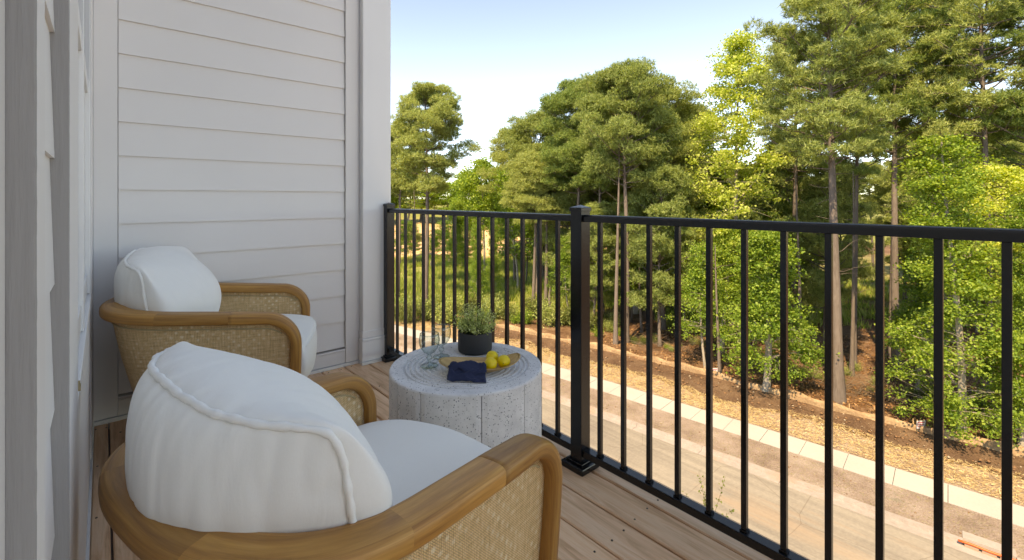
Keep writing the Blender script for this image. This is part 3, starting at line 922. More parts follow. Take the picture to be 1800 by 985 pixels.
    mo = sc_.modifiers.new('s', 'SUBSURF'); mo.levels = 1; mo.render_levels = 1
    per = []
    for i in range(161):
        a = 2*PI*i/161; cu = max(-1, min(1, 1.35*math.cos(a))); sv = max(-1, min(1, 1.35*math.sin(a)))
        p = np.array(sfn(cu, sv, .80)); d2 = np.array([p[0]-.145, p[1], 0]); d2 /= np.linalg.norm(d2)
        per.append(p+d2*.001)
    per = np.array(per)
    for _ in range(3): per = (np.roll(per, 1, 0)+2*per+np.roll(per, -1, 0))/4
    v, f = closed_tube(per, .0036, .15, seed+3, 8)
    mk('piping', v, f, M['seatlinen'], sc_, smooth=True)
    # back cushion: relaxed into a soft pillow, then gathered along its seam
    fn = back_fn(seed); nu, nv, nw = 96, 40, 24
    v, f, ids = rounded_block(fn, nu, nv, nw, True)
    v = np.array(v); fa = np.array(f)
    ed = np.concatenate([fa[:, [0, 1]], fa[:, [1, 2]], fa[:, [2, 3]], fa[:, [3, 0]]]); ed = np.concatenate([ed, ed[:, ::-1]])
    deg = np.bincount(ed[:, 0], minlength=len(v))[:, None].astype(float)
    def relax(v, k):
        for _ in range(k):
            a = np.zeros_like(v)
            for c in range(3): a[:, c] = np.bincount(ed[:, 0], weights=v[ed[:, 1], c], minlength=len(v))
            v = v*.45+.55*a/deg
        return v
    v = relax(v, 75)
    def normals(v):
        n_ = np.cross(v[fa[:, 2]]-v[fa[:, 0]], v[fa[:, 3]]-v[fa[:, 1]]); o_ = np.zeros_like(v)
        for q in range(4):
            for c in range(3): o_[:, c] += np.bincount(fa[:, q], weights=n_[:, c], minlength=len(v))
        o_ /= np.linalg.norm(o_, axis=1)[:, None]+1e-12
        return o_ if ((v-v.mean(0))*o_).sum() > 0 else -o_
    N_ = normals(v)
    gu = [round(-1+2*i/nu, 4) for i in range(nu+1)]; gv = [round(-1+2*i/nv, 4) for i in range(nv+1)]
    ring_keys = lambda w_: [(a, 1.0) for a in gu]+[(1.0, b) for b in gv[::-1][1:]]+[(a, -1.0) for a in gu[::-1][1:]]+[(-1.0, b) for b in gv[1:-1]]
    wk = round(-1+2*2/nw, 4)
    ring = np.array([ids[(a, b, wk)] for a, b in ring_keys(wk)])
    keys = {k_: n_ for n_, k_ in ids.items()}
    disp = np.zeros(len(v))
    for n_, (u, vv_, w_) in keys.items():
        p = v[n_]
        big = mnoise.noise(Vector((p[0]*7+seed, p[1]*7, p[2]*7)))*.0045
        r1 = 1-abs(mnoise.noise(Vector((p[0]*9, p[1]*26+seed, p[2]*5+3*p[1]))))*2
        cre = max(0, r1-.62)*.0075
        dseam = max(abs(u), abs(vv_)); g_ = 0
        if w_ < -.7: g_ = .0012*math.sin(p[1]*150+5*math.sin(p[1]*23+p[2]*9))*math.exp(-(1-max(vv_, -1))*2.0)
        disp[n_] = big-cre*(.9 if w_ < -.5 else .55)+g_
    v = v+N_*disp[:, None]
    v[ring] -= N_[ring]*.006                      # the seam pulls the cloth in
    v = relax(v, 1)
    bc = mk('back_cushion', v, fa, M['linen'], e, smooth=True)
    mo = bc.modifiers.new('s', 'SUBSURF'); mo.levels = 1; mo.render_levels = 1
    P_ = v[ring]+N_[ring]*.0045
    for _ in range(2): P_ = (np.roll(P_, 1, 0)+P_*2+np.roll(P_, -1, 0))/4
    cv_, cf_ = closed_tube(P_, .0058, .30, seed, 12)
    mk('piping', cv_, cf_, M['linen'], bc, smooth=True)
    return e
ch = make_chair(1.0)
ch.location = (.322, .978, 0); ch.rotation_euler.z = .251
tag(ch, 'nearer cane lounge chair with white cushions, seen from behind at the bottom of the photo', 'lounge chair', 'cane lounge chairs on the deck')
ch1 = copy_tree(ch)
ch1.location = (.349, 2.564, 0); ch1.rotation_euler.z = -.359; ch1.scale = (1.072,)*3
tag(ch1, 'farther cane lounge chair with white cushions, in front of the siding end wall', 'lounge chair', 'cane lounge chairs on the deck')

# ------------------------------------------------------------------ side table
TX, TY, TR, TH = 1.030, 1.436, .282, .46
tb = empty('side_table', (TX, TY, 0)); tag(tb, 'round grey speckled concrete drum table with grooved top', 'table')
prof = [(.0001, TH-.0075)]
r = .030
while r < .222:
    prof += [(r, TH-.0075), (r+.003, TH-.0005), (r+.0095, TH-.0005), (r+.0125, TH-.0075)]; r += .0185
prof += [(.229, TH-.0075), (.234, TH), (TR-.007, TH), (TR-.002, TH-.002), (TR, TH-.007)]
top = MB().lathe(prof, 128); o = top.build('table_top', M['terrazzo'], tb, smooth=False)
side = MB()
ns = 10
random.seed(3)
cutsA = sorted([(-2.02), (-1.42), (-.80), (-.20), (.45), 1.1, 1.8, 2.5, -2.75, 3.1])
for i in range(len(cutsA)):
    a0 = cutsA[i]; a1 = cutsA[(i+1) % len(cutsA)]
    if a1 < a0: a1 += 2*PI
    g_ = .0045
    a0 += g_; a1 -= g_; n = max(6, int((a1-a0)/.06)); mb = MB(); V = []
    for j in range(n+1):
        a = a0+(a1-a0)*j/n
        rr_ = TR-(.003 if j in (0, n) else 0)
        V += [(rr_*math.cos(a), rr_*math.sin(a), TH-.0075), (rr_*math.cos(a), rr_*math.sin(a), .004), ((TR-.03)*math.cos(a), (TR-.03)*math.sin(a), .004), ((TR-.03)*math.cos(a), (TR-.03)*math.sin(a), TH-.0075)]
    F_ = [(j*4+q, (j+1)*4+q, (j+1)*4+(q+1) % 4, j*4+(q+1) % 4) for j in range(n) for q in range(4)]+[(0, 1, 2, 3), (n*4+3, n*4+2, n*4+1, n*4)]
    F_ = [tuple(reversed(q)) for q in F_]
    ob = mk('side_panel', V, F_, M['terrazzo'], tb)
MB().lathe([(.0001, .005), (TR-.02, .005), (TR-.02, TH-.008), (.0001, TH-.008)], 64).build('core', M['soil'], tb)

# ------------------------------------------------------------------ goblets
def goblet(x, y, label):
    e = empty('goblet', (x, y, TH+.001)); tag(e, label, 'glass', 'glass goblets on the table')
    n = 48
    out = [(.0001, .0), (.031, .0), (.033, .0015), (.030, .0035), (.012, .0065), (.0055, .012), (.0048, .020), (.010, .026), (.0115, .031), (.009, .036), (.0062, .041), (.010, .046),
           (.022, .054), (.031, .066), (.0365, .082), (.0375, .098), (.0360, .112), (.0350, .121)]
    inn = [(.0338, .1212), (.0346, .112), (.0360, .098), (.0350, .083), (.0295, .068), (.020, .057), (.008, .0505), (.0001, .0500)]
    prof = out+[(.0338, .1212), (.0346, .115)]; k = len(prof); V = []; 
    for i in range(n):
        a = 2*PI*i/n
        for q, (r_, z_) in enumerate(prof):
            rib = 1+(.022*math.cos(12*a) if (.05 < z_ < .108 and q < len(out)) else 0)
            V.append((r_*rib*math.cos(a), r_*rib*math.sin(a), z_))
    f = [(i*k+q, ((i+1) % n)*k+q, ((i+1) % n)*k+q+1, i*k+q+1) for i in range(n) for q in range(k-1)]
    mk('glass_body', V, f, M['glass'], e, smooth=True)
goblet(.911, 1.506, 'clear ribbed stemmed goblet nearest the navy napkin')
goblet(.999, 1.562, 'clear ribbed stemmed goblet closer to the charcoal plant pot')

# ------------------------------------------------------------------ plant pot
pp = empty('potted_plant', (1.144, 1.536, TH)); tag(pp, 'small pale green leafy plant in a round charcoal pot on the table', 'potted plant')
MB().lathe([(.0001, .001), (.062, .001), (.067, .004), (.0695, .012), (.0695, .083), (.0685, .0845), (.0655, .0835), (.0650, .072)], 64).build('pot', M['pot'], pp, smooth=True)
MB().lathe([(.0001, .0745), (.0645, .0735)], 32).build('soil', M['soil'], pp)
rs = np.random.default_rng(5)
st = MB(); LV = []; LF = []
for i in range(210):
    a = rs.uniform(0, 2*PI); lean = rs.uniform(0, 1)**.7; L = rs.uniform(.075, .130)*(1-.28*lean)
    p0 = np.array([.03*rs.uniform(0, 1.6)*math.cos(a), .03*rs.uniform(0, 1.6)*math.sin(a), .074])
    dr = np.array([math.cos(a)*lean*.85, math.sin(a)*lean*.85, 1.0-.45*lean]); dr /= np.linalg.norm(dr)
    if rs.uniform() < .04: L *= 1.35
    pts = [p0+dr*L*t_+np.array([0, 0, -.012*lean*t_*t_]) for t_ in (0, .5, 1)]
    st.tube(pts, [.0009, .0007, .0004], 3, False)
    for q in range(17):
        t_ = rs.uniform(.25, 1.03); c = p0+dr*L*t_+np.array([0, 0, -.012*lean*t_*t_])+rs.normal(0, .0035, 3)
        d1 = rs.normal(0, 1, 3); d1[2] = abs(d1[2])*.6; d1 /= np.linalg.norm(d1); d2 = np.cross(d1, rs.normal(0, 1, 3)); d2 /= np.linalg.norm(d2)
        s_ = rs.uniform(.0050, .0085); n0 = len(LV)
        LV += [c, c+d1*s_*.5+d2*s_*.38, c+d1*s_, c+d1*s_*.5-d2*s_*.38]; LF.append((n0, n0+1, n0+2, n0+3))
st.build('stems', M['olive'], pp)
mk('foliage', LV, np.array(LF), M['planter_leaf'], pp)

# ------------------------------------------------------------------ dish, lemons, napkin
dx, dy = 1.025, 1.346; da = math.atan2(-.15, .238)
ds = empty('wooden_dish', (dx, dy, TH), da); tag(ds, 'long shallow boat shaped wooden dish on the table', 'dish')
def dish(u, t_, inner):
    # t_: 0 centre .. 1 rim; u: angle
    L, W = .148, .072
    c_, s_ = math.cos(u), math.sin(u)
    ex = math.copysign(abs(c_)**1.0, c_); ey = math.copysign(abs(s_)**.85, s_)
    rim = .026+.020*abs(c_)**3+.004*math.sin(3*u+1)
    z_ = rim*(t_**2.6)
    sc2 = .50+.50*t_ if False else 1
    rr2 = t_
    x_ = L*ex*rr2; y_ = W*ey*rr2
    return (x_-(.004*ex if inner and t_ > .9 else 0), y_-(.004*ey if inner and t_ > .9 else 0), z_+(.006 if inner else 0.001)-(0.004 if inner and t_ > .98 else 0))
V = []; UVd = []; n = 72; k = 14
for inner in (0, 1):
    for j in range(k+1):
        for i in range(n):
            p = dish(2*PI*i/n, j/k if j else 1e-3, inner); V.append(p); UVd.append((p[0]*1.2, p[1]*.9))
F_ = []
for inner in (0, 1):
    b = inner*(k+1)*n
    for j in range(k):
        for i in range(n):
            q = (b+j*n+i, b+j*n+(i+1) % n, b+(j+1)*n+(i+1) % n, b+(j+1)*n+i)
            F_.append(q if inner else q[::-1])
for i in range(n): F_.append((k*n+i, k*n+(i+1) % n, (2*k+1)*n+(i+1) % n, (2*k+1)*n+i))
mk('bowl', V, F_, M['dish'], ds, uv=UVd, smooth=True)
def lemon(x, y, z_, rx, rz_, label):
    e = empty('lemon', (x, y, z_)); e.rotation_euler = (rx, .3, rz_); tag(e, label, 'lemon', 'lemons in the wooden dish')
    pr = [(.0001, -.0325), (.0025, -.0318), (.0042, -.0295), (.0085, -.0255), (.0155, -.019), (.0205, -.0095), (.0222, 0), (.0205, .0095), (.0155, .019), (.008, .0252), (.0038, .0285), (.0015, .0295), (.0001, .0296)]
    pr = [(a*1.05, b*.86) for a, b in pr]
    o = MB().lathe(pr, 32).build('fruit', M['lemon'], e, smooth=True)
    MB().lathe([(.0001, .0262), (.0016, .0264), (.0014, .0252)], 8).build('stem_end', M['olive'], e)
lemon(1.035, 1.298, TH+.034, 1.2, .9, 'yellow lemon at the front left of the three in the dish')
lemon(1.075, 1.338, TH+.040, 1.4, 2.0, 'yellow lemon at the back of the three, resting highest')
lemon(1.085, 1.284, TH+.036, 1.5, -.8, 'yellow lemon at the right of the three, by the dish rim')
# napkin: a folded, crumpled cloth draped over the dish rim
def napkin():
    e = empty('napkin', (.944, 1.312, TH+.001), da); tag(e, 'crumpled navy blue cloth napkin draped over the dish rim', 'napkin')
    nu, nv = 64, 44
    def outline(L):
        if L == 0:   # lower fold, hangs towards the table's front
            return (lambda u: .028-.006*u+.004*math.sin(u*5), lambda u: -.024-.010*u-.045*max(0, u-.45)**1.3+.004*math.sin(u*8))
        return (lambda u: .034-.012*u+.006*math.sin(u*6+1), lambda u: -.006-.010*u+.006*math.sin(u*7))
    mb = MB()
    for L in range(2):
        top_, bot = outline(L); V = []
        for j in range(nv+1):
            v_ = j/nv
            for i in range(nu+1):
                u_ = i/nu
                x_ = -.064+.125*u_+.006*math.sin(v_*5+L*2)*(1-u_)+(.004 if L else 0)
                y_ = top_(u_)*(1-v_)+bot(u_)*v_
                rim = .034*math.exp(-(y_-.012)**2/(2*.020**2))
                z_ = .004+rim+.006*L
                fold = math.sin((y_*115)+1.2*math.sin(u_*5+L)+2.2*u_+L*1.4)
                z_ += .0095*(1-abs(fold))**1.5*(.5+.5*(1-u_))*(1.5 if L else 1.0)
                z_ += .0042*math.sin(u_*10+v_*3+L*2)+.003*mnoise.noise(Vector((u_*8, v_*5, L*3)))
                z_ += .010*math.exp(-((u_-.13)/.10)**2)*(1-v_)*(1 if L else .3)
                # the hem rolls under
                ed = min(v_, 1-v_, u_, 1-u_)
                if ed < .06: z_ -= .006*(1-ed/.06)
                V.append((x_, y_, max(z_, .0015+.002*L)))
        mb.add(V, [(j*(nu+1)+i, j*(nu+1)+i+1, (j+1)*(nu+1)+i+1, (j+1)*(nu+1)+i) for j in range(nv) for i in range(nu)])
    o = mb.build('cloth', M['napkin'], e, smooth=True)
    s2 = o.modifiers.new('s', 'SOLIDIFY'); s2.thickness = .0022
    return e
napkin()

# ------------------------------------------------------------------ trees
class Wood:
    def __init__(s): s.V = []; s.F = []; s.n = 0
    def tube(s, pts, r, k=5):
        v, f = tube(pts, r, k, False); f = np.array(f)+s.n; s.V.append(v); s.F.append(f); s.n += len(v)
    def get(s): return np.concatenate(s.V), np.concatenate(s.F)
def needles(centres, rng_, per=7, ln=.24, wd=.036, up=.6):
    """needle tufts: fans of slim triangles"""
    n = len(centres); c = np.repeat(centres, per, 0)
    d1 = rng_.normal(0, 1, (n*per, 3)); d1[:, 2] += up; d1 /= np.linalg.norm(d1, axis=1)[:, None]
    d2 = np.cross(d1, rng_.normal(0, 1, (n*per, 3))); d2 /= np.linalg.norm(d2, axis=1)[:, None]
    L = ln*rng_.uniform(.6, 1.25, (n*per, 1)); W = wd*rng_.uniform(.7, 1.3, (n*per, 1))
    V = np.stack([c+d2*W*.5, c-d2*W*.5, c+d1*L], 1).reshape(-1, 3)
    return V, np.arange(n*per*3).reshape(-1, 3)
def leaves(centres, rng_, size=.13, flat=.6, aspect=.75):
    n = len(centres)
    nz = rng_.normal(0, 1, (n, 3))*(1-flat)+np.array([0, 0, 1.0])*flat+rng_.normal(0, .25, (n, 3)); nz /= np.linalg.norm(nz, axis=1)[:, None]
    a = np.cross(nz, rng_.normal(0, 1, (n, 3))); a /= np.linalg.norm(a, axis=1)[:, None]
    b = np.cross(nz, a); s_ = size*rng_.uniform(.6, 1.3, (n, 1))
    V = np.stack([centres-a*s_*.5, centres+b*s_*aspect*.5-nz*s_*.06, centres+a*s_*.5-nz*s_*.12, centres-b*s_*aspect*.5-nz*s_*.06], 1).reshape(-1, 3)
    return V, np.arange(n*4).reshape(-1, 4)
def limb(wd_, p0, d0, L, r0, rng_, curve=.35, seg=6, wob=.12, k=5):
    pts = [np.array(p0)]; d_ = np.array(d0, float)
    for i in range(seg):
        d_ = d_+np.array([0, 0, curve/seg])+rng_.normal(0, wob, 3)/1.5; d_ /= np.linalg.norm(d_)
        pts.append(pts[-1]+d_*L/seg)
    wd_.tube(pts, np.linspace(r0, r0*.25, seg+1), k); return np.array(pts)
def trunk(wd_, H, r0, rng_, bend=.25, seg=12):
    z_ = np.linspace(0, H, seg+1); a = rng_.uniform(0, 6.28); b = rng_.uniform(.5, 1.3)
    pts = np.stack([bend*np.sin(z_/H*3*b+a)-bend*math.sin(a), bend*np.cos(z_/H*2.6*b+a)-bend*math.cos(a), z_], -1)
    rad = r0*(1-.82*(z_/H)**1.1); rad[0] *= 1.3
    wd_.tube(pts, rad, 9)
    return lambda h: np.array([np.interp(h, z_, pts[:, i]) for i in range(3)])
def pine(seed, H, lo, R, n_limb=40, prof='umbrella', dens=1.0, tr=.22, dead=6, padr=.75):
    rg = np.random.default_rng(seed); wd_ = Wood(); tp = trunk(wd_, H, tr, rg)
    cen = []
    for i in range(n_limb):
        t_ = (i+rg.uniform(0, 1))/n_limb; h = lo+(H*.985-lo)*t_
        if prof == 'umbrella': rad = R*(.55+.6*math.sin(PI*min(1, .12+.80*t_)))*(1-.55*t_**5)*.95
        elif prof == 'cone': rad = R*(1-t_)**.75+.35
        else: rad = R*(.75+.35*math.sin(PI*t_))*(1-.45*t_**3)
        rad *= rg.uniform(.55, 1.1); az_ = i*2.4+rg.uniform(-.5, .5)
        d0 = np.array([math.cos(az_), math.sin(az_), rg.uniform(-.05, .45)+.5*t_**3])
        pts = limb(wd_, tp(h), d0, rad, .018+.05*rad/R*.9*(1-.5*t_), rg, .25, 6, .16)
        for q in range(rg.integers(3, 6)):
            s_ = rg.uniform(.35, 1.0); p = pts[0]*(1-0)+0; j = s_*6; a = int(min(5, j)); p = pts[a]+(pts[a+1]-pts[a])*(j-a)
            dd = (pts[a+1]-pts[a]); dd /= np.linalg.norm(dd); sd_ = np.cross(dd, [0, 0, 1.]); sd_ /= np.linalg.norm(sd_)+1e-6
            dd = dd*.6+sd_*rg.choice([-1, 1])*rg.uniform(.3, 1)+np.array([0, 0, rg.uniform(.0, .4)])
            sp_ = limb(wd_, p, dd/np.linalg.norm(dd), rad*rg.uniform(.18, .34)+.2, .02, rg, .25, 3, .15, 3)
            cen.append((sp_[-1], padr*rg.uniform(.55, 1.1)))
        cen.append((pts[-1], padr*rg.uniform(.6, 1.1)))
        if rad > R*.6: cen.append(((pts[3]+pts[4])/2, padr*.6))
    for i in range(dead):
        h = lo*rg.uniform(.45, 1.0); a = rg.uniform(0, 6.28)
        limb(wd_, tp(h), np.array([math.cos(a), math.sin(a), rg.uniform(-.3, .3)]), rg.uniform(.5, 1.8), .02, rg, .0, 4, .3, 3)
    P_ = []
    for c, r_ in cen:
        n = int(70*dens*(r_/.75)**2)+8
        u = rg.normal(0, 1, (n, 3)); u /= np.linalg.norm(u, axis=1)[:, None]
        u *= rg.uniform(.25, 1, (n, 1))**.5; u[:, 2] = np.abs(u[:, 2])*.95-.22
        P_.append(c+u*r_*np.array([1, 1, .88]))
    P_ = np.concatenate(P_)
    return wd_.get(), needles(P_, rg)
def broad(seed, H, lo, R, n_cl=240, leaf=.13, per=80, prof='oval', tr=.16, cl=.55, flat=.6, gap=.0):
    rg = np.random.default_rng(seed); wd_ = Wood(); tp = trunk(wd_, H*.97, tr, rg, .35)
    def rad(t_):
        if prof == 'oval': return R*math.sin(PI*(.10+.86*t_))**.75
        if prof == 'spire': return R*(math.sin(PI*min(1, .18+.75*t_))**.8)*(1-.45*t_**2)
        return R*(1-.75*t_**1.6)*(.72+.28*math.sin(t_*9))
    P_ = []
    nl = 26
    limbs = []
    for i in range(nl):
        t_ = (i+rg.uniform(0, 1))/nl; h = lo+(H-lo)*t_*.93; a = i*2.4+rg.uniform(-.4, .4)
        L = rad(t_)*rg.uniform(.7, 1.1)
        pts = limb(wd_, tp(h), np.array([math.cos(a), math.sin(a), .35 if prof != 'spire' else .8]), L*1.05, .015+.035*L/R, rg, .3, 6, .14, 4)
        limbs.append(pts)
    for i in range(n_cl):
        if rg.uniform() < .72:
            L = limbs[rg.integers(0, nl)]; s_ = rg.uniform(.25, 1.0)**.7*6; a = int(min(5, s_)); p = L[a]+(L[a+1]-L[a])*(s_-a)
            p = p+rg.normal(0, .28, 3)*np.array([1, 1, .6])*(R/2.5)
        else:
            t_ = rg.uniform(0, 1); a = rg.uniform(0, 2*PI); rr_ = rad(t_)*rg.uniform(.3, 1.0)**.5
            p = tp(lo+(H-lo)*t_)+np.array([math.cos(a)*rr_, math.sin(a)*rr_, 0])
            q = limbs[int(min(nl-1, max(0, t_*nl-1)))]; b = q[rg.integers(2, 5)]
            wd_.tube(np.array([b, (b+p)/2+np.array([0, 0, .1]), p]), [.014, .01, .005], 3)
        n = int(per*rg.uniform(.5, 1.4)); c_ = cl*rg.uniform(.6, 1.25)
        u = rg.normal(0, 1, (n, 3))*np.array([.55, .55, .26])*c_
        u[:, 2] -= .18*np.hypot(u[:, 0], u[:, 1])
        P_.append(p+u)
    P_ = np.concatenate(P_); P_ = P_[P_[:, 2] > lo*.6]
    return wd_.get(), leaves(P_, rg, leaf, flat)
def make_tree(name, gen, leafmat, barkmat='bark'):
    (wv, wf), (lv, lf) = gen
    e = empty(name)
    mk('trunk', wv, wf, M[barkmat], e, smooth=True)
    mk('crown', lv, lf, M[leafmat], e)
    return e
def place(tree, px, fwd, rz=0, s=1.0, sz=None, label=None, cat='tree', group=None, first=False):
    x, y = survey(px, fwd)
    o = tree if first else copy_tree(tree)
    z_ = float(terrain_z(x, y))-.05
    if off(x, y) < 4.3: z_ = GZ+.15
    o.location = (x, y, z_); o.rotation_euler = (0, 0, rz); o.scale = (s, s, sz or s)
    if label: o['label'] = label
    o['category'] = cat
    if group: o['group'] = group
    elif 'group' in o: del o['group']
    return o
def dims(px, fwd, top_y, hw):
    x, y = survey(px, fwd); zb = float(terrain_z(x, y))
    return height_at(top_y, fwd)-zb, hw*fwd/F
def lo_at(px, fwd, lo_y):
    x, y = survey(px, fwd); return height_at(lo_y, fwd)-float(terrain_z(x, y))

GW = 'trees of the wood beyond the road'
# --- individually grown trees: (kind, bearing, distance, top row, half width, crown-bottom row, ...)
def grow(kind, seed, px, fwd, top, hw, lo, leafmat, label, bark='bark', name=None, **k):
    H, R = dims(px, fwd, top, hw); L = max(.4, lo_at(px, fwd, lo))
    g_ = pine(seed, H, L, R, **k) if kind == 'p' else broad(seed, H, L, R, **k)
    t = make_tree(name or ('pine_tree' if kind == 'p' else 'broadleaf_tree'), g_, leafmat, bark)
    t['_H'] = H; t['_R'] = R
    place(t, px, fwd, label=label, group=GW, first=True)
    return t
lone = grow('p', 11, 748, 45, 172, 76, 352, 'pine', 'lone round-topped pine standing against the sky next to the white column', n_limb=60, dens=1.1, padr=.95, tr=.24)
p_a = grow('p', 12, 1100, 34, 134, 82, 330, 'pine', 'tall olive pine topping the middle clump, straight grey trunk beneath', n_limb=60, dens=.95, padr=.9, tr=.22)
p_b = grow('p', 13, 1012, 42, 156, 72, 345, 'pine_dark', 'dark green domed pine left of the middle clump summit', n_limb=60, dens=1.0, padr=1.0, tr=.22)
p_c = grow('p', 14, 945, 50, 215, 62, 350, 'pine', 'pine forming the left shoulder of the middle clump', n_limb=50, dens=.9, padr=1.1)
poplar = grow('b', 15, 1302, 32, 42, 88, 470, 'yellow', 'tall pale yellow-green spring tree rising left of the big pine', 'greybark', prof='spire', n_cl=430, per=75, leaf=.17, cl=.62, flat=.35, tr=.17)
bigp = grow('p', 16, 1474, 23.5, -28, 112, 300, 'pine', 'biggest pine, thick straight trunk and wide umbrella crown', n_limb=74, dens=1.05, padr=.58, tr=.27, dead=14)
p_d = grow('p', 17, 1575, 28, -50, 105, 290, 'pine_dark', 'tall pine right behind the biggest pine, spreading crown', n_limb=64, dens=1.0, padr=.64, tr=.22, dead=12)
p_e = grow('p', 18, 1735, 25, -95, 125, 250, 'pine', 'high-branching pine in the top right corner', n_limb=60, dens=.9, padr=.6, tr=.2, dead=14)
rt = grow('b', 19, 1690, 20.3, 225, 118, 745, 'bright', 'large bright green broadleaf tree at the right with branches down to the silt fence', 'greybark', prof='full', n_cl=520, per=85, leaf=.115, cl=.46, flat=.55, tr=.16)
mt = grow('b', 20, 1346, 25, 395, 88, 640, 'bright', 'mid sized bright green broadleaf tree in front of the wood, grey trunk', 'greybark', prof='full', n_cl=380, per=80, leaf=.13, cl=.5, flat=.55, tr=.20)
yp = grow('p', 21, 1160, 33, 300, 60, 545, 'pine', 'young full pine with foliage almost to the ground', prof='full', n_limb=60, dens=.75, padr=.7, tr=.12, dead=0)
fl = grow('b', 22, 852, 62, 278, 48, 400, 'bright', 'light green broadleaf tree in the dip between the lone pine and the clump', 'greybark', prof='oval', n_cl=260, per=60, leaf=.24, cl=.9, flat=.4)
us = grow('b', 23, 1240, 28, 420, 55, 590, 'mid', 'slim leafy green understorey tree left of the mid sized bright tree', 'greybark', prof='full', n_cl=200, per=60, leaf=.12, cl=.5, tr=.08)
yl = grow('b', 24, 1762, 23.0, 285, 85, 520, 'yellow', 'yellowish leafy tree behind the large bright green tree', 'greybark', prof='oval', n_cl=300, per=75, leaf=.12, cl=.45, tr=.11)

# --- more of the same kinds: copies set among them
def more(src, px, fwd, top, label, rz, wide=1.0, group=GW):
    x, y = survey(px, fwd); H = height_at(top, fwd)-float(terrain_z(x, y))
    sz = H/src['_H']; return place(src, px, fwd, rz, s=sz*wide, sz=sz, label=label, group=group)
more(p_a, 700, 52, 232, 'pine partly hidden behind the white column', 1.0, .8)
more(p_c, 905, 58, 243, 'low pine at the far left end of the middle clump', 2.0, .9)
more(p_b, 1060, 40, 150, 'pine between the dark dome and the tallest olive pine', 1.5, .85)
more(p_c, 1165, 38, 178, 'pine on the right shoulder of the middle clump', 3.0, 1.0)
more(p_a, 1215, 46, 196, 'pine behind the pale spring tree on its left', 4.0, .9)
more(p_b, 1150, 50, 200, 'pine deep inside the middle clump', .5, 1.0)
more(bigp, 1392, 34, 78, 'pine filling the gap between the pale spring tree and the biggest pine', 2.5, .85)
more(p_d, 1500, 30, 18, 'pine just behind the biggest pine, trunk slightly right of it', 4.2, .8)
more(bigp, 1640, 31, -8, 'pine between the spreading crown and the top right corner', 1.2, .9)
more(p_d, 1830, 24, -80, 'pine at the right edge of the view', 5.0, 1.0)
more(p_e, 1950, 27, -60, 'pine outside the right edge', 2.2, 1.0)
more(rt, 1795, 19.0, 330, 'bright green broadleaf tree at the right edge', 2.1, .8)
more(rt, 1925, 18.5, 250, 'bright broadleaf tree outside the right edge', 1.1, 1.0)
more(mt, 1268, 32, 395, 'bright green tree below the pale spring tree', 1.7, .9)
more(poplar, 1655, 33, 210, 'pale green tree behind the large bright tree', 2.0, .9)
more(us, 1610, 25, 420, 'dark leafy sapling behind the notice board', 4.0, 1.1)
more(yp, 1205, 36, 330, 'young pine left of the bright trees', 1.2)
more(yp, 1110, 40, 350, 'young pine under the tallest olive pine', 2.8)
more(yp, 1045, 47, 345, 'young pine near the main railing post', .4)
more(yp, 985, 52, 340, 'young pine under the dark domed pine', 3.9)
more(yp, 925, 58, 330, 'young pine left of the clump', 5.1)
more(yp, 1395, 38, 250, 'young pine below the gap of sky', 2.2)
more(yp, 1450, 33, 290, 'young pine against the biggest trunk', 5.5)
more(yp, 1330, 40, 300, 'young pine behind the pale spring tree', 3.0)
more(fl, 820, 66, 300, 'light green tree right of the lone pine', 2.5, .8)
more(fl, 890, 60, 300, 'light green tree on the right side of the dip', 4.0, .8)
more(mt, 838, 44, 392, 'slender bright sapling behind the plant pot', .6, .45)
more(mt, 868, 47, 385, 'slender bright sapling right of the plant pot', 3.6, .4)
more(mt, 800, 60, 350, 'light sapling by the lone pine', 1.1, .6)
# wood interior and far tree line
def near_what(px):
    for lim, ph in ((1000, 'left of the main railing post'), (1120, 'just right of the main railing post'), (1250, 'under the tallest olive pine'), (1420, 'around the mid sized bright green tree'),
                    (1560, 'near the biggest pine trunk'), (1750, 'behind the large bright green tree'), (1850, 'at the right edge of the view')):
        if px < lim: return ph
    return 'past the right edge of the view'
rg = np.random.default_rng(77)
srcs = [p_a, p_b, p_c, yp, lone, us]
for i in range(46):
    px = 905+i*26+rg.uniform(-10, 10); fwd_ = rg.uniform(44, 62)
    top_ = np.interp(px, [900, 1010, 1100, 1200, 1400, 1450, 1540, 1700, 2100], [300, 235, 215, 245, 300, 305, 300, 200, 150])+rg.uniform(-15, 35)
    if 1425 < px < 1590 and i % 2: continue
    _k = int(rg.integers(0, 6)); more(srcs[_k], px, fwd_, top_, '%s deep in the wood, %s' % (['olive pine', 'dark pine', 'spreading pine', 'bushy young pine', 'round topped pine', 'leafy tree'][_k], near_what(px)), rg.uniform(0, 6), rg.uniform(.85, 1.15), 'trees deep in the wood')
for i in range(24):
    px = 1000+i*44+rg.uniform(-14, 14); fwd_ = rg.uniform(33, 44)
    if 1425 < px < 1590: continue
    _k = int(rg.integers(0, 4)); more([yp, us, yp, mt][_k], px, fwd_, rg.uniform(330, 430), 'small %s in shade, %s' % (['young pine', 'slim leafy tree', 'young pine', 'spreading leafy tree'][_k], near_what(px)), rg.uniform(0, 6), rg.uniform(.9, 1.3), 'understorey trees in the wood')
for i in range(52):
    px = 520+i*15.5+rg.uniform(-6, 6); fwd_ = rg.uniform(118, 165)
    more([us, lone, fl, us][rg.integers(0, 4)], px, fwd_, rg.uniform(296, 330), 'distant tree beyond the bare orange earth, %s' % ('seen above the far end of the railing' if px < 800 else 'seen above the plant pot' if px < 890 else near_what(px)), rg.uniform(0, 6), rg.uniform(1.7, 2.4), 'distant trees beyond the bare earth')
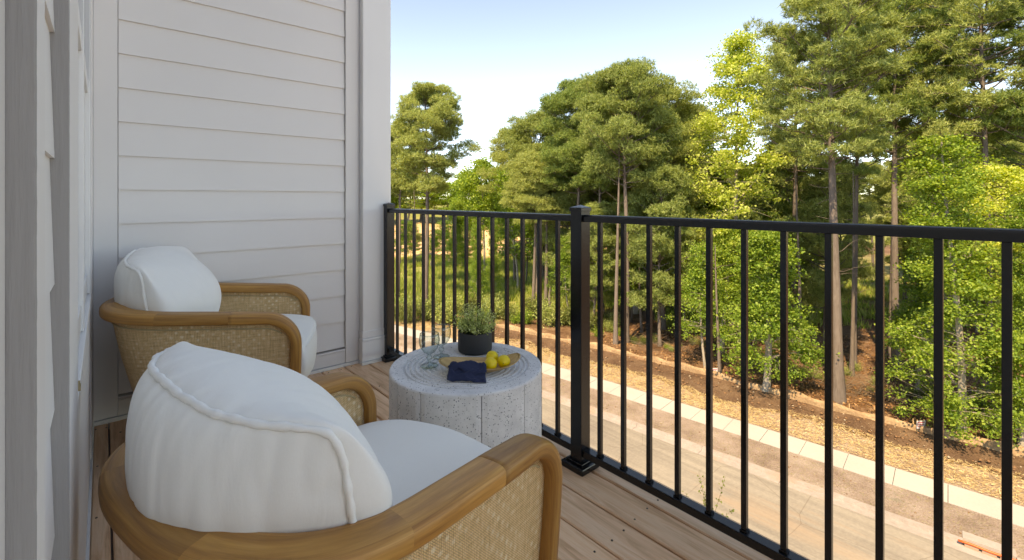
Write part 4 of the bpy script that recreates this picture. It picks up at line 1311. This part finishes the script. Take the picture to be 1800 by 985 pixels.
for i, (px, fwd_) in enumerate([(704, 74), (726, 80), (757, 70), (790, 76), (812, 72), (905, 74), (935, 78), (962, 70), (880, 83)]):
    more([us, yp, us][i % 3], px, fwd_, rg.uniform(385, 410), 'dark bushy %s behind the meadow, %s' % (['leafy tree', 'young pine', 'leafy tree'][i % 3], 'seen left of the plant pot' if px < 800 else 'seen above the plant pot' if px < 890 else near_what(px)), rg.uniform(0, 6), 1.5, 'bushy trees at the back of the meadow')

# --- bare trunks seen through the railing
def bare(px, fwd, top, r_, label, seed):
    H, _ = dims(px, fwd, top, 10); rg2 = np.random.default_rng(seed); wd_ = Wood(); tp = trunk(wd_, H, r_, rg2, .15)
    for i in range(9):
        a = rg2.uniform(0, 6.28); limb(wd_, tp(H*rg2.uniform(.35, .95)), np.array([math.cos(a), math.sin(a), .2]), rg2.uniform(.4, 1.5), .02, rg2, .1, 4, .3, 3)
    v, f = wd_.get(); x, y = survey(px, fwd)
    e = empty('tree_trunk', (x, y, float(terrain_z(x, y))-.05)); mk('trunk', v, f, M['bark'], e, smooth=True)
    tag(e, label, 'tree trunk'); return e
bare(970, 41, 505, .20, 'short broken trunk standing in the open clearing', 1)
bare(1497, 28, 300, .13, 'slim bare trunk just right of the thickest pine trunk', 2)
bare(1566, 31, 150, .17, 'straight bare trunk left of the large bright tree', 3)
bare(1082, 33, 250, .16, 'straight bare trunk right of the main railing post', 4)
bare(1640, 26, 200, .12, 'thin bare trunk behind the large bright tree', 5)
bare(1265, 27, 430, .10, 'thin pale trunk left of the mid sized bright tree', 6)
bare(1128, 37, 380, .11, 'thin bare trunk among the young pines', 7)
bare(1405, 31, 300, .13, 'thin bare trunk left of the biggest pine', 8)
bare(955, 60, 340, .2, 'bare trunk at the far edge of the clearing', 9)
bare(700, 47, 330, .16, 'bare trunk beside the far railing post', 10)
bare(728, 50, 330, .13, 'bare trunk left of the lone pine', 11)

# --- shrubs along the near edge of the clearing
def shrub(seed, R=1.0, n=26, mat='olive', per=70, leaf=.09):
    rg2 = np.random.default_rng(seed); wd_ = Wood(); P_ = []
    for i in range(n):
        a = rg2.uniform(0, 6.28); L = limb(wd_, (0, 0, 0), np.array([math.cos(a)*rg2.uniform(.2, .9), math.sin(a)*rg2.uniform(.2, .9), 1]), R*rg2.uniform(.6, 1.3), .014, rg2, .0, 4, .22, 3)
        for q in range(2, 5): P_.append(L[q]+rg2.normal(0, .16*R, (per//3, 3)))
    return make_tree('shrub', (wd_.get(), leaves(np.concatenate(P_), rg2, leaf, .3)), mat, 'twig')
sh1 = shrub(31); sh2 = shrub(32, 1.2, 30, 'pine', 60); sh3 = shrub(33, .8, 20, 'bright', 50)
sh1['_H'] = sh2['_H'] = sh3['_H'] = 1.2
k = 0
used = set()
def put_shrub(src, px, fwd, s, label, group):
    o = place(src, px, fwd, rg.uniform(0, 6), s, None, label, 'shrub', group, first=src.name not in used); used.add(src.name); return o
for i in range(44):
    px = 680+i*9.5+rg.uniform(-5, 5); fwd_ = np.interp(px, [680, 900, 1060, 1100], [39.5, 37, 35, 34])+rg.uniform(0, 6)
    put_shrub([sh1, sh2, sh1, sh3][rg.integers(0, 4)], px, fwd_, rg.uniform(.7, 1.5), 'scrubby shrub edging the clearing, %s' % ('seen left of the plant pot' if px < 800 else 'seen behind the plant pot' if px < 880 else near_what(px)), 'shrubs along the edge of the clearing')
for i in range(44):
    px = 1100+i*17+rg.uniform(-6, 6); fwd_ = np.interp(px, [1100, 1400, 1800], [32.5, 25.8, 19.3])+abs(rg.normal(0, 3))+.3
    put_shrub([sh2, sh1, sh2, sh1, sh3][rg.integers(0, 5)], px, fwd_, rg.uniform(.25, .55), 'low shrub on the wood floor, %s' % near_what(px), 'low shrubs on the floor of the wood')

# --- meadow grass, brush, straw, clods : nobody could count them
def blades(n, fx, name, mat, hgt, wdt, seed, label, cat, zfun, spread=.3, flat=False):
    rg2 = np.random.default_rng(seed); x, y = fx(rg2, n); n = len(x)
    z_ = zfun(x, y); c = np.stack([x, y, z_], -1)
    if flat:
        d1 = rg2.normal(0, 1, (n, 3)); d1[:, 2] = np.abs(d1[:, 2])*.25
    else:
        d1 = rg2.normal(0, spread, (n, 3)); d1[:, 2] = 1
    d1 /= np.linalg.norm(d1, axis=1)[:, None]
    d2 = np.cross(d1, rg2.normal(0, 1, (n, 3))); d2 /= np.linalg.norm(d2, axis=1)[:, None]
    h_ = hgt*rg2.uniform(.5, 1.3, (n, 1)); w_ = wdt*rg2.uniform(.6, 1.3, (n, 1))
    V = np.stack([c-d2*w_*.5, c+d2*w_*.5, c+d1*h_], 1).reshape(-1, 3)
    o = mk(name, V, np.arange(n*3).reshape(-1, 3), mat); tag(o, label, cat, kind='stuff'); return o
def region(a0, a1, f0, f1):
    def fx(rg2, n):
        px = rg2.uniform(a0, a1, n); f_ = rg2.uniform(f0, f1, n); r_ = (px-900)/F*f_
        x, y = SY*f_+CY*r_, CY*f_-SY*r_
        k_ = vn(x, y, .45, 3)+.6*vn(x, y, 1.4) > -.55; return x[k_], y[k_]
    return fx
blades(60000, region(640, 1150, 45, 80), 'meadow_grass', M['grass'], .75, .10, 41, 'tall green and straw coloured grass of the clearing', 'grass', terrain_z)
blades(26000, region(1150, 1850, 38, 60), 'wood_grass', M['grass'], .6, .10, 42, 'grass in the sunny clearing seen between the trunks', 'grass', terrain_z)
def offs_region(o0, o1, y0, y1):
    def fx(rg2, n):
        y = rg2.uniform(y0, y1, n); o_ = rg2.uniform(0, 1, n); a = o0(y) if callable(o0) else o0; b = o1(y) if callable(o1) else o1
        return walk_x(y)+(a+(b-a)*o_)*1.03, y
    return fx
blades(52000, offs_region(.08, lambda y: edge1(y)+.3, -6, 40), 'straw', m_leaf('straw_strand', [(.36, .23, .11), (.56, .41, .23), (.72, .58, .37)], .15), .16, .016, 43, 'loose golden straw scattered behind the pavement', 'straw', lambda x, y: GZ+.16+.06*off(x, y)+.0*x, flat=True)
blades(15000, offs_region(-3.3, -1.5, -6, 36), 'verge_stubble', m_leaf('stubble', [(.16, .13, .06), (.34, .27, .16), (.20, .22, .08)], .1), .07, .012, 44, 'sparse stubble and straw on the bare verge', 'stubble', lambda x, y: GZ+.13+.0*x, flat=True)
def clods(n, o0, o1, smin, smax, name, mat, label, z0, zs, seed, cat):
    rg2 = random.Random(seed); V = []; F_ = []
    ico = [(0, 0, 1), (.9, 0, .3), (.28, .85, .3), (-.72, .53, .3), (-.72, -.53, .3), (.28, -.85, .3), (0, 0, -.6)]
    ft = [(0, 1, 2), (0, 2, 3), (0, 3, 4), (0, 4, 5), (0, 5, 1), (6, 2, 1), (6, 3, 2), (6, 4, 3), (6, 5, 4), (6, 1, 5)]
    for i in range(n):
        y = rg2.uniform(-6, 40); o_ = rg2.uniform(o0, o1); p = along(y, o_, z0+zs*o_); s_ = smin+(smax-smin)*rg2.random()**3; a = rg2.uniform(0, 6.28)
        b = len(V)
        for q in ico:
            jx = q[0]*rg2.uniform(.7, 1.2); jy = q[1]*rg2.uniform(.7, 1.2)
            V.append((p.x+s_*(jx*math.cos(a)-jy*math.sin(a)), p.y+s_*(jx*math.sin(a)+jy*math.cos(a)), p.z+s_*q[2]*rg2.uniform(.5, .9)))
        F_ += [tuple(t_+b for t_ in q) for q in ft]
    o = mk(name, V, np.array(F_), mat); tag(o, label, cat, kind='stuff')
clods(1700, 1.8, 4.1, .012, .12, 'soil_clods', M['clod'], 'clods and lumps of brown soil on the bank', GZ+.19, .05, 51, 'soil')
clods(260, 1.6, 4.0, .02, .09, 'stones', M['rock'], 'pale stones scattered on the bare soil bank', GZ+.2, .05, 52, 'stones')
clods(700, -3.3, -1.5, .008, .05, 'verge_clods', M['clod'], 'small clods on the bare verge', GZ+.115, 0, 53, 'soil')
# dead brush on the wood floor
rg2 = np.random.default_rng(61); wd_ = Wood()
for i in range(900):
    px = rg2.uniform(1090, 1850); fwd_ = np.interp(px, [1090, 1400, 1850], [32.8, 25.6, 18.8])+abs(rg2.normal(0, 3.0))+.2
    x, y = survey(px, fwd_); a = rg2.uniform(0, 6.28)
    limb(wd_, (x, y, float(terrain_z(x, y))+rg2.uniform(0, .25)), np.array([math.cos(a), math.sin(a), rg2.uniform(-.05, .7)]), rg2.uniform(.5, 2.0), rg2.uniform(.008, .022), rg2, -.3, 5, .3, 3)
v, f = wd_.get(); tag(mk('dead_brush', v, f, M['twig']), 'tangle of dead grey twigs and branches on the floor of the wood', 'brush', kind='stuff')
# fallen leaves on the wood floor
blades(26000, region(1060, 1850, 19, 40), 'leaf_litter', m_leaf('dry_leaf', [(.12, .05, .025), (.26, .13, .06), (.40, .24, .13)], .1), .13, .09, 45, 'reddish brown leaf litter under the trees', 'leaf litter', lambda x, y: terrain_z(x, y)+.02, flat=True)

# --- young street tree whose top reaches just above the deck edge
def sapling():
    x0, y0 = survey(1243, 7.0); e = empty('young_tree', (x0, y0, GZ)); tag(e, 'top twigs of a young tree with small dark leaves outside the railing, over the road', 'young tree')
    rg3 = np.random.default_rng(9); wd_ = Wood(); LV_ = []
    zt = height_at(905, 7.0)-GZ
    pts = np.array([(0, 0, 0), (.05, .02, zt*.4), (.0, .0, zt*.8), (.0, 0, zt)]); wd_.tube(pts, [.03, .022, .012, .007], 6)
    for (px, py, fw_) in ((1228, 829, 7.0), (1275, 838, 7.05), (1204, 866, 6.95), (1290, 893, 7.1), (1240, 868, 7.0)):
        tx, ty = survey(px, fw_); tip = np.array([tx-x0, ty-y0, height_at(py, fw_)-GZ]); b0 = np.array([0, 0, zt-.25+rg3.uniform(-.1, .15)])
        mid = (b0+tip)/2+rg3.normal(0, .02, 3); tt = np.linspace(0, 1, 8)[:, None]
        cur = (1-tt)**2*b0+2*tt*(1-tt)*mid+tt**2*tip; wd_.tube(cur, np.linspace(.005, .0015, 8), 4)
        for q in range(34):
            t_ = rg3.uniform(.25, 1.02); p = (1-t_)**2*b0+2*t_*(1-t_)*mid+t_**2*tip+rg3.normal(0, .022, 3); LV_.append(p)
    v, f = wd_.get(); mk('trunk', v, f, M['twig'], e, smooth=True)
    v, f = leaves(np.array(LV_), rg3, .042, .35, .55); mk('crown', v, f, M['olive'], e)
sapling()
for o in list(bpy.data.objects):
    for kk in ('_H', '_R'):
        if kk in o: del o[kk]
